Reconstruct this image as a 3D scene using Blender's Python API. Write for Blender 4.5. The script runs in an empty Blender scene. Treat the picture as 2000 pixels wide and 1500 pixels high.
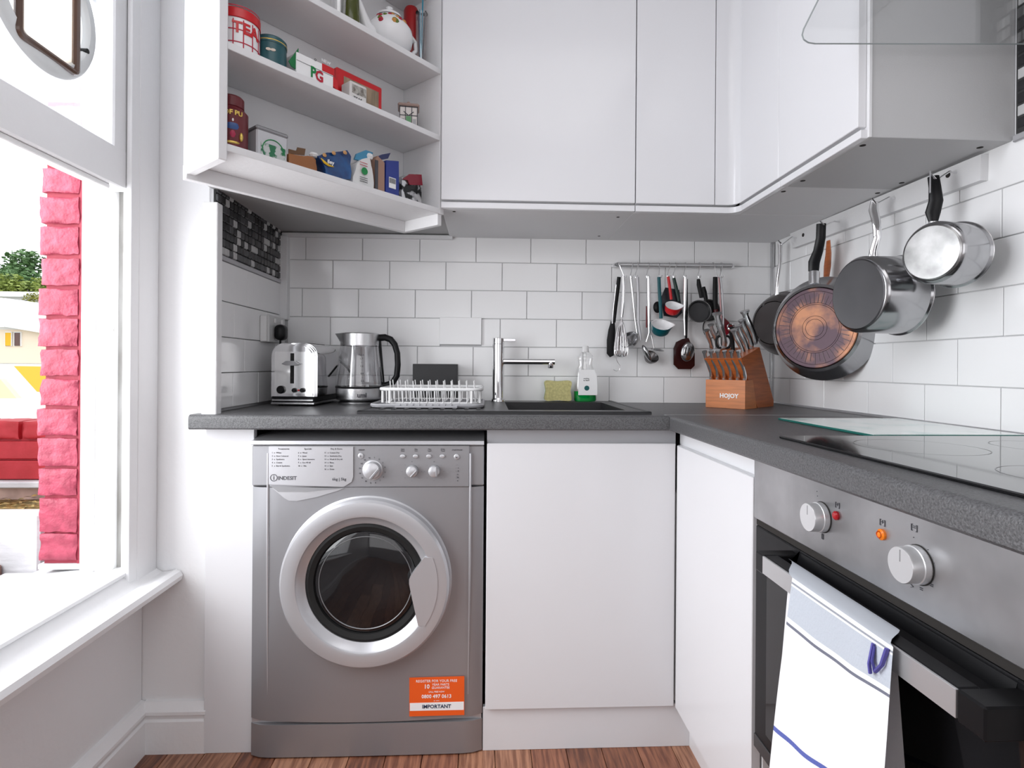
import bpy, bmesh, math, random
from mathutils import Vector, Matrix, noise
random.seed(7)
C = bpy.context.scene.collection
SC = bpy.context.scene
PI = math.pi
R_ = math.radians

# ------------------------------------------------------------------ camera
F, YAW, ROLL, CY, H = 1110.0, .0448, .0073, 714.35, 1.0332
_d = Vector((math.sin(YAW), math.cos(YAW), 0)); _r0 = Vector((math.cos(YAW), -math.sin(YAW), 0)); _u0 = Vector((0, 0, 1))
_r = _r0*math.cos(ROLL) + _u0*math.sin(ROLL); _u = _r0*-math.sin(ROLL) + _u0*math.cos(ROLL)
cd = bpy.data.cameras.new('camera'); cam = bpy.data.objects.new('camera', cd); C.objects.link(cam)
cam.matrix_world = Matrix(((_r.x, _u.x, -_d.x, 0), (_r.y, _u.y, -_d.y, 0), (_r.z, _u.z, -_d.z, H), (0, 0, 0, 1)))
cd.sensor_width = 36; cd.lens = 36*F/2000; cd.shift_y = -(750-CY)/2000; cd.clip_start = .02
SC.camera = cam

# ------------------------------------------------------------------ light
SC.view_settings.view_transform = 'Standard'; SC.view_settings.look = 'None'
SC.view_settings.gamma = 1; SC.view_settings.exposure = 0.17; SC.view_settings.use_curve_mapping = False
w = bpy.data.worlds.new('World'); SC.world = w; w.use_nodes = True
bg = w.node_tree.nodes['Background']; bg.inputs[0].default_value = (.93, .96, 1, 1); bg.inputs[1].default_value = 2.0
def area(name, loc, rot, sx, sy, power, col=(1, 1, 1)):
    l = bpy.data.lights.new(name, 'AREA'); l.shape = 'RECTANGLE'; l.size = sx; l.size_y = sy; l.energy = power; l.color = col
    o = bpy.data.objects.new(name, l); o.location = loc; o.rotation_euler = rot; C.objects.link(o); return o
area('window_daylight', (-1.45, .75, 1.55), (0, R_(-90), 0), 1.7, 1.6, 46, (.97, .98, 1))
area('rear_fill_light', (.1, -2.1, 1.5), (R_(90), 0, 0), 1.9, 1.5, 13, (.98, .98, 1))  # soft fill added behind the camera; the rear wall has no window
area('ceiling_fill_light', (.2, .2, 2.5), (0, 0, 0), 1.0, 1.0, 5)  # unseen overhead fill, added to brighten the room; no fixture there

# ------------------------------------------------------------------ pixel <-> place
def at(px, py, X=None, Y=None, Z=None):
    k = _d + _r*((px-1000)/F) - _u*((py-CY)/F)
    t = X/k.x if X is not None else Y/k.y if Y is not None else (Z-H)/k.z
    return k*t + Vector((0, 0, H))
def onpl(px, py, P0, n):
    k = _d + _r*((px-1000)/F) - _u*((py-CY)/F); o = Vector((0, 0, H))
    return o + k*((P0-o).dot(n)/k.dot(n))

# ------------------------------------------------------------------ mesh building
def bevbox(x0, x1, y0, y1, z0, z1, b=0.0, seg=1):
    bm = bmesh.new(); bmesh.ops.create_cube(bm, size=1)
    for v in bm.verts: v.co = Vector(((x0+x1)/2+v.co.x*(x1-x0), (y0+y1)/2+v.co.y*(y1-y0), (z0+z1)/2+v.co.z*(z1-z0)))
    if b > 0:
        b = min(b, .45*min(abs(x1-x0), abs(y1-y0), abs(z1-z0)))
        bmesh.ops.bevel(bm, geom=bm.edges[:], offset=b, segments=seg, affect='EDGES', profile=.5, clamp_overlap=True)
    bm.verts.ensure_lookup_table(); bm.verts.index_update()
    vs = [v.co.copy() for v in bm.verts]; fs = [[v.index for v in f.verts] for f in bm.faces]; bm.free(); return vs, fs
class G:
    def __init__(s): s.v = []; s.f = []; s.uv = None
    def add(s, vs, fs, M=None):
        n = len(s.v); s.v += [(M @ Vector(v)) if M else Vector(v) for v in vs]; s.f += [[i+n for i in f] for f in fs]; return s
    def box(s, x0, x1, y0, y1, z0, z1, b=0, M=None, seg=1): return s.add(*bevbox(x0, x1, y0, y1, z0, z1, b, seg), M)
    def prism(s, poly, h0, h1, M=None):        # polygon in local xy, extruded along z
        n = len(poly)
        if sum(poly[i][0]*poly[(i+1) % n][1]-poly[(i+1) % n][0]*poly[i][1] for i in range(n)) < 0: poly = poly[::-1]
        vs = [(x, y, h0) for x, y in poly]+[(x, y, h1) for x, y in poly]
        fs = [list(range(n))[::-1], list(range(n, 2*n))]+[[i, (i+1) % n, n+(i+1) % n, n+i] for i in range(n)]
        return s.add(vs, fs, M)
    def lathe(s, prof, seg=32, M=None, cap=True, a0=0, a1=2*PI):
        full = abs(a1-a0-2*PI) < 1e-6; m = seg if full else seg+1
        vs = [(r*math.cos(a0+(a1-a0)*i/seg), r*math.sin(a0+(a1-a0)*i/seg), z) for r, z in prof for i in range(m)]; fs = []
        for j in range(len(prof)-1):
            for i in range(seg):
                k = (i+1) % m; fs.append([j*m+i, j*m+k, (j+1)*m+k, (j+1)*m+i])
        if cap and full:
            if prof[0][0] > 1e-5: fs.append(list(range(m))[::-1])
            if prof[-1][0] > 1e-5: fs.append([(len(prof)-1)*m+i for i in range(m)])
        return s.add(vs, fs, M)
    def tube(s, pts, r, seg=8, closed=False, M=None, flat=1.0, cap=True, side=None):
        pts = [Vector(p) for p in pts]; n = len(pts); rs = r if isinstance(r, (list, tuple)) else [r]*n
        vs = []; fs = []; up = None
        for i, p in enumerate(pts):
            if closed: t = pts[(i+1) % n]-pts[i-1]
            else: t = pts[min(i+1, n-1)]-pts[max(i-1, 0)]
            if t.length < 1e-9: t = Vector((0, 0, 1))
            t.normalize()
            if side is not None: up = (Vector(side)-t*Vector(side).dot(t)).normalized()
            elif up is None: up = t.orthogonal().normalized()
            else: up = (up-t*up.dot(t)).normalized()
            q = t.cross(up)
            for k in range(seg):
                a = 2*PI*k/seg; vs.append(p+up*(rs[i]*math.cos(a))+q*(rs[i]*flat*math.sin(a)))
        for i in range(n if closed else n-1):
            j = (i+1) % n
            for k in range(seg): l = (k+1) % seg; fs.append([i*seg+k, i*seg+l, j*seg+l, j*seg+k])
        if cap and not closed: fs.append(list(range(seg))[::-1]); fs.append([(n-1)*seg+k for k in range(seg)])
        return s.add(vs, fs, M)
    def sheet(s, fn, nu, nv, M=None):
        n0 = len(s.v); vs = [fn(i/nu, j/nv) for j in range(nv+1) for i in range(nu+1)]
        fs = [[j*(nu+1)+i, j*(nu+1)+i+1, (j+1)*(nu+1)+i+1, (j+1)*(nu+1)+i] for j in range(nv) for i in range(nu)]
        s.add(vs, fs, M); s.uv = [(i/nu, j/nv) for j in range(nv+1) for i in range(nu+1)] if n0 == 0 else s.uv; return s
    def ball(s, c, rx, ry=None, rz=None, seg=16, M=None):
        ry = ry or rx; rz = rz or rx; n = seg//2
        vs = [(c[0], c[1], c[2]-rz)]; fs = []
        for j in range(1, n):
            a = -PI/2+PI*j/n
            for i in range(seg): b = 2*PI*i/seg; vs.append((c[0]+rx*math.cos(a)*math.cos(b), c[1]+ry*math.cos(a)*math.sin(b), c[2]+rz*math.sin(a)))
        vs.append((c[0], c[1], c[2]+rz)); L = len(vs)-1
        for i in range(seg): fs.append([0, 1+(i+1) % seg, 1+i]); fs.append([L, L-seg+i, L-seg+(i+1) % seg])
        for j in range(n-2):
            for i in range(seg): k = (i+1) % seg; fs.append([1+j*seg+i, 1+j*seg+k, 1+(j+1)*seg+k, 1+(j+1)*seg+i])
        return s.add(vs, fs, M)
def mesh(name, g, mats, sharp=35):
    me = bpy.data.meshes.new(name); me.from_pydata([tuple(v) for v in g.v], [], g.f); me.update()
    bm = bmesh.new(); bm.from_mesh(me); bmesh.ops.recalc_face_normals(bm, faces=bm.faces[:]) if sharp else None; bm.to_mesh(me); bm.free()
    for m in (mats if isinstance(mats, (list, tuple)) else [mats]): me.materials.append(m)
    me.polygons.foreach_set('use_smooth', [True]*len(me.polygons))
    if sharp: me.set_sharp_from_angle(angle=R_(sharp))
    if g.uv:
        ul = me.uv_layers.new(name='UVMap')
        for l in me.loops:
            if l.vertex_index < len(g.uv): ul.data[l.index].uv = g.uv[l.vertex_index]
    return me
def W(o):                                   # world matrix of a thing and its parents before any depsgraph update
    m = o.matrix_local if False else Matrix.LocRotScale(o.location, o.rotation_euler, o.scale)
    return (W(o.parent) @ m) if o.parent else m
def ob(name, g, mat, parent=None, label=None, world=True, loc=None, sharp=35):
    """one mesh object; with world=True the geometry is in world space and is taken into the parent's space"""
    if world and parent:
        inv = W(parent).inverted(); g.v = [inv @ v for v in g.v]
    if not parent and loc is not None:
        g.v = [v-Vector(loc) for v in g.v]
    o = bpy.data.objects.new(name, mesh(name, g, mat, sharp)); C.objects.link(o)
    if parent: o.parent = parent
    elif loc is not None: o.location = loc
    if label: o['label'] = label
    return o
def thing(name, label, cat, loc=(0, 0, 0), rotz=0, group=None):
    o = bpy.data.objects.new(name, None); C.objects.link(o); o.location = loc; o.rotation_euler = (0, 0, rotz); o.empty_display_size = .05
    o['label'] = label; o['category'] = cat
    if group: o['group'] = group
    return o
def tag(o, label, cat, group=None):
    o['label'] = label; o['category'] = cat
    if group: o['group'] = group
    return o
def struct(name, g, mat, parent=None, label=None, cat=None):
    o = ob(name, g, mat, parent)
    if not parent: o['kind'] = 'structure'
    if label: o['label'] = label
    if cat: o['category'] = cat
    return o
def base(g):                                # loc at the foot of some geometry
    xs = [v.x for v in g.v]; ys = [v.y for v in g.v]; zs = [v.z for v in g.v]
    return ((min(xs)+max(xs))/2, (min(ys)+max(ys))/2, min(zs))
def solo(name, g, mat, label, cat, group=None, **k):
    return tag(ob(name, g, mat, None, loc=base(g), **k), label, cat, group)
def frame(origin, ex, ey, ez):
    ex = Vector(ex); ey = Vector(ey); ez = Vector(ez); o = Vector(origin)
    return Matrix(((ex.x, ey.x, ez.x, o.x), (ex.y, ey.y, ez.y, o.y), (ex.z, ey.z, ez.z, o.z), (0, 0, 0, 1)))
def axis(p, z):                             # frame with its z axis along z
    z = Vector(z).normalized(); x = z.orthogonal().normalized(); return frame(p, x, z.cross(x), z)
def facing(p, n):                           # local x to the viewer's right, y up, z = outward normal n
    n = Vector(n).normalized(); up = Vector((0, 0, 1)); x = up.cross(n).normalized(); return frame(p, x, n.cross(x), n)
def lettering(s, size, M, mat, parent, ext=.0004, ax='CENTER', name='lettering', bold=0.0, sx=1.0):
    cu = bpy.data.curves.new('t', 'FONT'); cu.body = s; cu.size = size; cu.extrude = ext; cu.align_x = ax; cu.align_y = 'CENTER'; cu.resolution_u = 2; cu.offset = bold
    t = bpy.data.objects.new('t', cu); C.objects.link(t); dg = bpy.context.evaluated_depsgraph_get(); dg.update()
    me = bpy.data.meshes.new_from_object(t.evaluated_get(dg)); bpy.data.objects.remove(t)
    g = G(); g.add([(v.co.x*sx, v.co.y, v.co.z) for v in me.vertices], [list(p.vertices) for p in me.polygons], M)
    return ob(name, g, mat, parent) if parent else g

# ------------------------------------------------------------------ materials
def mat(name, col, rough=.5, metal=0, bump=0, bscale=200, var=0, vscale=8, col2=None, spec=.5, coat=0, stretch=None, emit=None, bdist=.002, detail=3, contrast=None):
    m = bpy.data.materials.new(name); m.use_nodes = True; nt = m.node_tree; b = nt.nodes['Principled BSDF']
    b.inputs['Base Color'].default_value = (*col, 1); b.inputs['Roughness'].default_value = rough; b.inputs['Metallic'].default_value = metal
    b.inputs['Specular IOR Level'].default_value = spec; b.inputs['Coat Weight'].default_value = coat; b.inputs['Coat Roughness'].default_value = .05
    if bump or var or col2:
        tc = nt.nodes.new('ShaderNodeTexCoord'); mp = nt.nodes.new('ShaderNodeMapping'); nt.links.new(tc.outputs['Object'], mp.inputs[0])
        if stretch: mp.inputs['Scale'].default_value = stretch
    if bump:
        n = nt.nodes.new('ShaderNodeTexNoise'); n.inputs['Scale'].default_value = bscale; n.inputs['Detail'].default_value = 3; nt.links.new(mp.outputs[0], n.inputs['Vector'])
        bp = nt.nodes.new('ShaderNodeBump'); bp.inputs['Strength'].default_value = bump; bp.inputs['Distance'].default_value = bdist
        nt.links.new(n.outputs['Fac'], bp.inputs['Height']); nt.links.new(bp.outputs[0], b.inputs['Normal'])
    if var or col2:
        n = nt.nodes.new('ShaderNodeTexNoise'); n.inputs['Scale'].default_value = vscale; n.inputs['Detail'].default_value = detail; nt.links.new(mp.outputs[0], n.inputs['Vector'])
        cr = nt.nodes.new('ShaderNodeValToRGB'); nt.links.new(n.outputs['Fac'], cr.inputs[0])
        c2 = col2 or tuple(max(0, c*(1-var)) for c in col); lo, hi = contrast or (.35, .65)
        cr.color_ramp.elements[0].position = lo; cr.color_ramp.elements[1].position = hi
        cr.color_ramp.elements[0].color = (*c2, 1); cr.color_ramp.elements[1].color = (*col, 1); nt.links.new(cr.outputs[0], b.inputs['Base Color'])
    if emit: b.inputs['Emission Color'].default_value = (*emit[0], 1); b.inputs['Emission Strength'].default_value = emit[1]
    return m
def glass(name, tint=(1, 1, 1), haze=0.0, refl=.08, hazecol=(.9, .9, .9)):
    m = bpy.data.materials.new(name); m.use_nodes = True; nt = m.node_tree; N = nt.nodes; N.remove(N['Principled BSDF']); out = N['Material Output']
    tr = N.new('ShaderNodeBsdfTransparent'); tr.inputs[0].default_value = (*tint, 1)
    gl = N.new('ShaderNodeBsdfGlossy'); gl.inputs['Roughness'].default_value = .03; gl.inputs[0].default_value = (1, 1, 1, 1)
    fr = N.new('ShaderNodeLayerWeight'); fr.inputs[0].default_value = .35
    ml = N.new('ShaderNodeMath'); ml.operation = 'MULTIPLY_ADD'; ml.inputs[1].default_value = .6; ml.inputs[2].default_value = refl; nt.links.new(fr.outputs['Facing'], ml.inputs[0])
    pw = N.new('ShaderNodeMath'); pw.operation = 'MULTIPLY'; nt.links.new(fr.outputs['Facing'], pw.inputs[0]); nt.links.new(fr.outputs['Facing'], pw.inputs[1]); nt.links.new(pw.outputs[0], ml.inputs[0])
    mx = N.new('ShaderNodeMixShader'); nt.links.new(ml.outputs[0], mx.inputs[0])
    src = tr
    if haze:
        df = N.new('ShaderNodeBsdfTranslucent'); df.inputs[0].default_value = (*hazecol, 1); m2 = N.new('ShaderNodeMixShader'); m2.inputs[0].default_value = haze
        nt.links.new(tr.outputs[0], m2.inputs[1]); nt.links.new(df.outputs[0], m2.inputs[2]); src = m2
    nt.links.new(src.outputs[0], mx.inputs[1]); nt.links.new(gl.outputs[0], mx.inputs[2]); nt.links.new(mx.outputs[0], out.inputs[0])
    return m
M_paint = mat('white_wall_paint', (.84, .84, .85), .45, bump=.25, bscale=60, bdist=.003)
M_gloss = mat('white_gloss_woodwork', (.86, .86, .87), .3, bump=.35, bscale=40, bdist=.003)
M_flake = mat('weathered_white_woodwork', (.88, .88, .88), .45, bump=.8, bscale=28, bdist=.004, col2=(.45, .44, .42), vscale=26, detail=6, contrast=(.28, .34))
M_cab = mat('white_gloss_cabinet', (.74, .74, .76), .16, spec=.4)
M_cabin = mat('white_cabinet_board', (.72, .72, .73), .5, bump=.1, bscale=300)
M_shelf = mat('white_painted_shelf', (.78, .78, .79), .5, bump=.3, bscale=80)
M_tile = mat('white_glazed_tile', (.88, .88, .885), .13, bump=.25, bscale=9, bdist=.004)
M_grout = mat('grey_grout', (.62, .62, .63), .8)
M_mosd = mat('black_mosaic_glass', (.02, .02, .022), .2)
M_mosm = mat('charcoal_mosaic_glass', (.07, .07, .075), .2)
M_mosl = mat('pale_mosaic_glass', (.5, .5, .5), .2)
M_blackgrout = mat('dark_grout', (.03, .03, .03), .8)
M_top = mat('charcoal_speckled_laminate', (.12, .12, .125), .36, bump=.5, bscale=420, var=.5, vscale=380, contrast=(.36, .62))
M_silver = mat('silver_appliance_enamel', (.34, .34, .355), .33, metal=.55, bump=.05, bscale=600)
M_silverl = mat('bright_silver_plastic', (.52, .52, .54), .3, metal=.5)
M_darksil = mat('dark_silver', (.3, .3, .31), .4, metal=.4)  # plain darker silver shared by several small parts
M_steel = mat('brushed_steel', (.62, .62, .63), .26, metal=1, bump=.15, bscale=40, stretch=(1, 60, 1))
M_steelpl = mat('smeared_steel_panel', (.56, .56, .57), .33, metal=.9, var=.4, vscale=6, detail=4)
M_chrome = mat('polished_chrome', (.82, .82, .83), .06, metal=1)
M_black = mat('black_plastic', (.008, .008, .009), .32, spec=.2)
M_blackg = mat('black_glass', (.008, .008, .009), .05, spec=.6)
M_rub = mat('black_rubber', (.012, .012, .012), .6, spec=.25)
M_dark = mat('dark_void', (.02, .017, .015), .9)
M_ink = mat('dark_ink', (.06, .06, .07), .6)
M_white = mat('white_plastic', (.8, .8, .8), .35)
M_print = mat('white_print', (.9, .9, .9), .6)
M_red = mat('red_enamel', (.6, .01, .015), .3)
M_teal = mat('teal_enamel', (.0, .09, .11), .35)
M_cup = mat('white_enamel', (.85, .85, .86), .25)
M_orange = mat('orange_print', (.85, .11, .01), .5)
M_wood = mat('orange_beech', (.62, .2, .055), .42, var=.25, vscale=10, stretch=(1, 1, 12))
M_woodd = mat('orange_beech_dark_grain', (.5, .13, .03), .42, var=.3, vscale=10, stretch=(1, 1, 12))  # darker beech for the tall knife block and the spatula
M_glass = glass('clear_glass')
M_haze = glass('grimy_window_glass', (.97, .98, 1), haze=.10, hazecol=(.95, .96, 1))
M_kglass = glass('kettle_glass', (.86, .86, .87), refl=.12)
M_hood = glass('hood_glass', (.95, .955, .955), refl=.05)
M_tealedge = mat('green_glass_edge', (.01, .12, .10), .15)

# ================================================================== SETTING
YB, XL, XR, XWIN, ZC = 2.06, -.729, 1.061, -.914, 2.62
# floor of planks
g = G(); g.box(-1.16, 1.25, -2.3, 2.2, -.12, -.012)
fl = struct('floor', g, M_dark)
wm = []
for i, (c1, c2) in enumerate((((.36, .15, .085), (.17, .06, .035)), ((.45, .22, .13), (.22, .09, .05)), ((.28, .11, .06), (.12, .045, .028)))):
    wm.append(mat('walnut_laminate_%s' % 'abc'[i], c1, .28, col2=c2, vscale=9, detail=6, stretch=(14, 1, 1), contrast=(.38, .62)))
pw_ = .096; x = -.93; k = 0
while x < 1.1:
    ys = [-2.3, -1.5+random.random()*.8, .2+random.random()*.9, 2.06]
    for a, b in zip(ys, ys[1:]):
        g = G(); g.box(x+.0008, x+pw_-.0008, a+.001, b-.001, -.012, 0, .0012)
        o = ob('floor_plank', g, wm[(k*7+int(a*10)) % 3], fl); k += 1
    x += pw_
g = G(); g.box(-1.2, 1.3, -2.35, 2.3, ZC, ZC+.1); struct('ceiling', g, M_paint)
g = G(); g.box(-1.0, 1.3, YB, YB+.15, 0, ZC); wall_b = struct('wall_back', g, M_grout)
g = G(); g.box(XR, XR+.15, -2.3, YB, 0, ZC); wall_r = struct('wall_right', g, M_grout)
g = G(); g.box(-1.16, 1.3, -2.45, -2.3, 0, ZC); struct('wall_rear', g, M_paint)
g = G(); g.box(XL-.012, XL-.006, 1.56, YB, 0, ZC); g.v = g.v; wall_l = struct('wall_left', g, M_grout)
# chimney-breast side facing the room
g = G(); g.box(-.985, XL-.012, 1.562, YB, 0, ZC, .006); struct('wall_alcove', g, M_paint)
# window wall with an opening
WY0, WY1, WZ0, WZ1 = .22, 1.475, .50, 2.35
g = G(); g.box(-1.16, XWIN, -2.3, 1.56, 0, WZ0-.02); g.box(-1.16, XWIN, -2.3, 1.56, WZ1, ZC); g.box(-1.16, XWIN, -2.3, WY0, WZ0-.02, WZ1); g.box(-.985, XWIN, WY1+.035, 1.5615, WZ0-.02, WZ1)
struct('wall_window', g, M_paint)
def skirt(pts_fn, name, L, M):
    prof = [(0, 0), (.022, 0), (.022, .085), (.017, .09), (.019, .097), (.024, .104), (.024, .112), (.016, .122), (.009, .132), (0, .134)]
    g = G(); g.prism(prof, 0, L, M); return struct(name, g, M_gloss)
# profile x -> out of the wall, y -> up, z -> along
skirt(None, 'baseboard_window', 3.85, frame((XWIN, 1.56, 0), (1, 0, 0), (0, 0, 1), (0, -1, 0)))
skirt(None, 'baseboard_alcove', .165, frame((XWIN+.012, 1.562, 0), (0, -1, 0), (0, 0, 1), (1, 0, 0)))
# window: jamb, tracks, sill, sash
win = thing('window_1', 'white sliding sash window pushed up, with a round pet flap', 'window', (XWIN, .85, WZ0)); win['kind'] = 'structure'; del win['category']
xs = {p: at(p, 700, Y=WY1-.005).x for p in (161, 187, 217, 236, 275)}
g = G(); g.box(xs[161], xs[217], WY1, WY1+.06, WZ0-.03, WZ1, .002); g.box(xs[161], xs[187]-.004, WY1-.012, WY1+.02, WZ0-.02, WZ1, .002)
ob('jamb', g, M_flake, win)
g = G(); g.box(xs[217]-.002, xs[236]+.002, WY1+.022, WY1+.08, WZ0-.02, WZ1); ob('sash_channel', g, mat('grey_channel_paint', (.50, .50, .49), .6, bump=.6, bscale=30, col2=(.25, .24, .22), vscale=14, contrast=(.3, .6), stretch=(1, 1, .3)), win)  # channel in grey paint with darker upright streaks
g = G(); g.box(xs[236], -.893, WY1, WY1+.09, WZ0-.02, WZ1, .002); ob('pulley_stile', g, M_flake, win)
g = G(); g.box(-.893, -.879, WY1-.03, WY1+.09, WZ0-.02, WZ1, .004, seg=2); ob('stop_bead', g, M_gloss, win)
g = G(); g.lathe([(.0, WZ0-.02), (.016, WZ0-.02), (.016, WZ1), (0, WZ1)], 16, Matrix.Translation((-.894, WY1+.072, 0))); g.box(-.90, -.876, WY1+.0, WY1+.085, WZ0-.02, WZ1, .005, seg=2); ob('architrave', g, M_gloss, win)
# near jamb of the same window, off frame
g = G(); g.box(-1.16, -.879, WY0-.05, WY0+.02, WZ0-.02, WZ1, .003); ob('jamb', g, M_gloss, win)
g = G(); g.box(-1.16, -.879, WY0, WY1, WZ1-.03, WZ1, .003); ob('head', g, M_gloss, win)
# sill: profile swept along the wall
prof = [(-.25, .49), (-.12, .505), (0, .512), (.022, .518), (.027, .514), (.027, .507), (.022, .503), (.030, .497), (.035, .487), (.052, .476), (.072, .478), (.088, .483), (.1, .478), (.106, .467), (.103, .455), (.092, .447), (.075, .444), (.05, .446), (0, .446), (-.25, .44)]
g = G(); g.prism(prof, -.04, 1.40, frame((XWIN, 1.52, 0), (1, 0, 0), (0, 0, 1), (0, -1, 0))); ob('sill', g, M_gloss, win)
# raised lower sash
ZR0, ZR1 = 1.462, 1.556
sash = G(); sash.box(-.94, -.895, WY0+.01, WY1-.004, ZR0, ZR1, .003); ob('bottom_rail', sash, M_gloss, win)
g = G(); g.box(-.94, -.896, WY1-.072, WY1-.004, ZR1-.01, 2.34, .004); ob('sash_stile', g, M_gloss, win)
g = G(); g.box(-.94, -.896, WY0+.01, WY0+.07, ZR1-.01, 2.34, .004); ob('sash_stile', g, M_gloss, win)
g = G(); g.box(-.936, -.9, WY0+.01, WY1-.004, 2.27, 2.34, .004); ob('top_rail', g, M_gloss, win)
g = G(); g.box(-.920, -.916, WY0+.06, WY1-.07, ZR1-.005, 2.28); ob('pane', g, M_haze, win)
g = G(); g.box(-.93, -.905, WY0+.07, WY1-.07, ZR0-.012, ZR0, .002); ob('weather_lip', g, M_flake, win)
# outer sash meeting rail, up behind
g = G(); g.box(-.985, -.95, WY0+.02, WY1-.01, 1.93, 1.965, .003); g.box(-.985, -.95, WY1-.05, WY1, 1.93, 2.34, .003); ob('outer_sash', g, M_flake, win)
# pet flap in the pane
cf = Vector((-.905, 1.188, 1.766)); Mf = frame(cf, (0, 1, 0), (0, 0, 1), (1, 0, 0)); rf = .146
pf = tag(thing('pet_flap', '', '', cf), 'round pale pet flap with a cream door, set in the window pane', 'pet flap')
g = G(); g.lathe([(rf, -.02), (rf, .010), (rf-.006, .016), (rf-.028, .020), (rf-.032, .012), (rf-.032, -.02)], 64, Mf, cap=False); ob('outer_ring', g, mat('pale_grey_plastic', (.66, .68, .68), .3), pf)
g = G(); g.lathe([(rf-.030, .004), (0.0, .004)], 48, Mf, cap=False); ob('recess', g, glass('grey_recess_plastic', (.7, .7, .7), haze=.8, refl=.03, hazecol=(.60, .60, .60)), pf)
hw = .074; M_brown = mat('brown_tunnel_plastic', (.09, .05, .035), .25)
def rrect(x0, x1, y0, y1, r, n=5):
    o = []
    for cx, cy, a in ((x1-r, y1-r, 0), (x0+r, y1-r, 90), (x0+r, y0+r, 180), (x1-r, y0+r, 270)):
        for i in range(n+1): t = R_(a+90*i/n); o.append((cx+r*math.cos(t), cy+r*math.sin(t)))
    return o
A = [Mf @ Vector((x, y, .018)) for x, y in rrect(-hw-.004+.004, hw+.002, -.112, .085, .012)]
g = G(); g.tube(A, .0075, 8, closed=True, side=(1, 0, 0)); ob('door_frame', g, M_brown, pf)
g = G(); g.prism(rrect(-hw+.002, hw, -.109, .082, .010), .006, .012, Mf); ob('flap_door', g, glass('cream_flap_plastic', (1, .97, .93), haze=.9, refl=.03, hazecol=(.95, .88, .80)), pf)
g = G(); g.lathe([(.0055, 0), (.0055, .0205), (0, .0205)], 12, Mf @ Matrix.Translation((.108, -.045, 0))); ob('screw', g, M_rub, pf)
M_wb = M_cabin
# ------------------------------------------------------------------ wall tiles, each a piece of its wall
def tile(parent, M, x0, x1, z0, z1, d=.005, mt=None, name='wall_tile', b=.0012, gap=.0011):
    # M: local x along wall, y up, z out of the wall
    cx, cz = (x0+x1)/2, (z0+z1)/2; hx, hz = (x1-x0)/2-gap, (z1-z0)/2-gap
    vs, fs = bevbox(-hx, hx, -hz, hz, -.003, d, b)
    t = Matrix.Rotation(random.gauss(0, .0011), 4, 'X') @ Matrix.Rotation(random.gauss(0, .0011), 4, 'Y')
    g = G(); g.add(vs, fs, M @ Matrix.Translation((cx, cz, 0)) @ t); return ob(name, g, mt or M_tile, parent)
ROWPY = [462, 512, 567, 622, 677, 734, 787]
RZ = [at(900, p, Y=YB-.005).z for p in ROWPY]
MB = frame((0, YB, 0), (1, 0, 0), (0, 0, 1), (0, -1, 0))
rows = [[597, 708, 820, 930, 1037, 1145, 1250, 1357, 1462], [650, 761, 871, 981, 1088, 1195, 1300, 1408], [590, 700, 811, 921, 1029, 1137, 1243, 1350, 1455],
        [645, 757, 860, 940, 977, 1087, 1193, 1298, 1405, 1508], [600, 705, 815, 924, 1032, 1139, 1245, 1350, 1455], [650, 760, 868, 975, 1083, 1190, 1297, 1403, 1508]]
for i, rj in enumerate(rows):
    py = (ROWPY[i]+ROWPY[i+1])/2; X = [XL+.02]+[at(p, py, Y=YB-.005).x for p in rj]+[XR-.012]; X = sorted(X); X = [X[0]]+[b for a, b in zip(X, X[1:]) if b-a > .01]
    for a, b in zip(X, X[1:]):
        if i == 3 and abs(a-at(860, py, Y=YB-.005).x) < .002:
            tile(wall_b, MB, a-.003, b+.002, RZ[i+1]+.006, RZ[i]+.004, d=.016)
        else: tile(wall_b, MB, a, b, RZ[i+1], RZ[i] if i else RZ[i]+.012)
# grout/sealant at the worktop
g = G(); g.box(XL+.01, .68, YB-.012, YB-.001, .90, RZ[6]+.001, .001); struct('trim_1', g, M_tile)
g = G(); g.box(.68, XR, YB-.008, YB-.001, .90, RZ[6]+.001); struct('trim_2', g, M_dark)
# tiles of the window-side wall
ML = frame((XL, 0, 0), (0, 1, 0), (0, 0, 1), (1, 0, 0))
lz = [1.318]+[1.318-.1035*k-.012 for k in range(1, 5)]
lz = [1.316, at(433, 588, X=XL).z, at(433, 658, X=XL).z, at(433, 728, X=XL).z, at(433, 798, X=XL).z]
for i, rj in enumerate([[480], [454, 518], [475, 543], [452, 502, 548]]):
    Y = [1.545]+[at(p, 640, X=XL).y for p in rj]+[YB-.001]
    for a, b in zip(Y, Y[1:]): tile(wall_l, ML, a, b, lz[i+1], lz[i])
# mosaic band
mg = {}
def mosaic(parent, M, x0, x1, z0, z1, nx, nz):
    dx = (x1-x0)/nx; dz = (z1-z0)/nz
    for i in range(nx):
        for j in range(nz):
            r = random.random(); m = M_mosl if r < .2 else (M_mosm if r < .5 else M_mosd)
            key = (parent.name, m.name)
            if key not in mg:
                gg = G(); gg.box(-dx/2+.0012, dx/2-.0012, -dz/2+.0012, dz/2-.0012, -.002, .005, .002, M.to_3x3().to_4x4()); mg[key] = mesh('mosaic_piece', gg, m)
            o = bpy.data.objects.new('mosaic_piece', mg[key]); C.objects.link(o); o.parent = parent; o.location = M @ Vector((x0+dx*(i+.5), z0+dz*(j+.5), 0))
g = G(); g.box(XL-.004, XL, 1.56, YB, 1.318, 1.52); struct('mosaic_backing', g, M_blackgrout, wall_l)
mosaic(wall_l, ML, 1.56, YB-.03, 1.332, 1.515, 19, 8)
g = G(); g.box(XL-.004, XL+.008, 1.525, YB-.03, 1.316, 1.330, .002); struct('trim_3', g, M_silverl)
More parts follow.
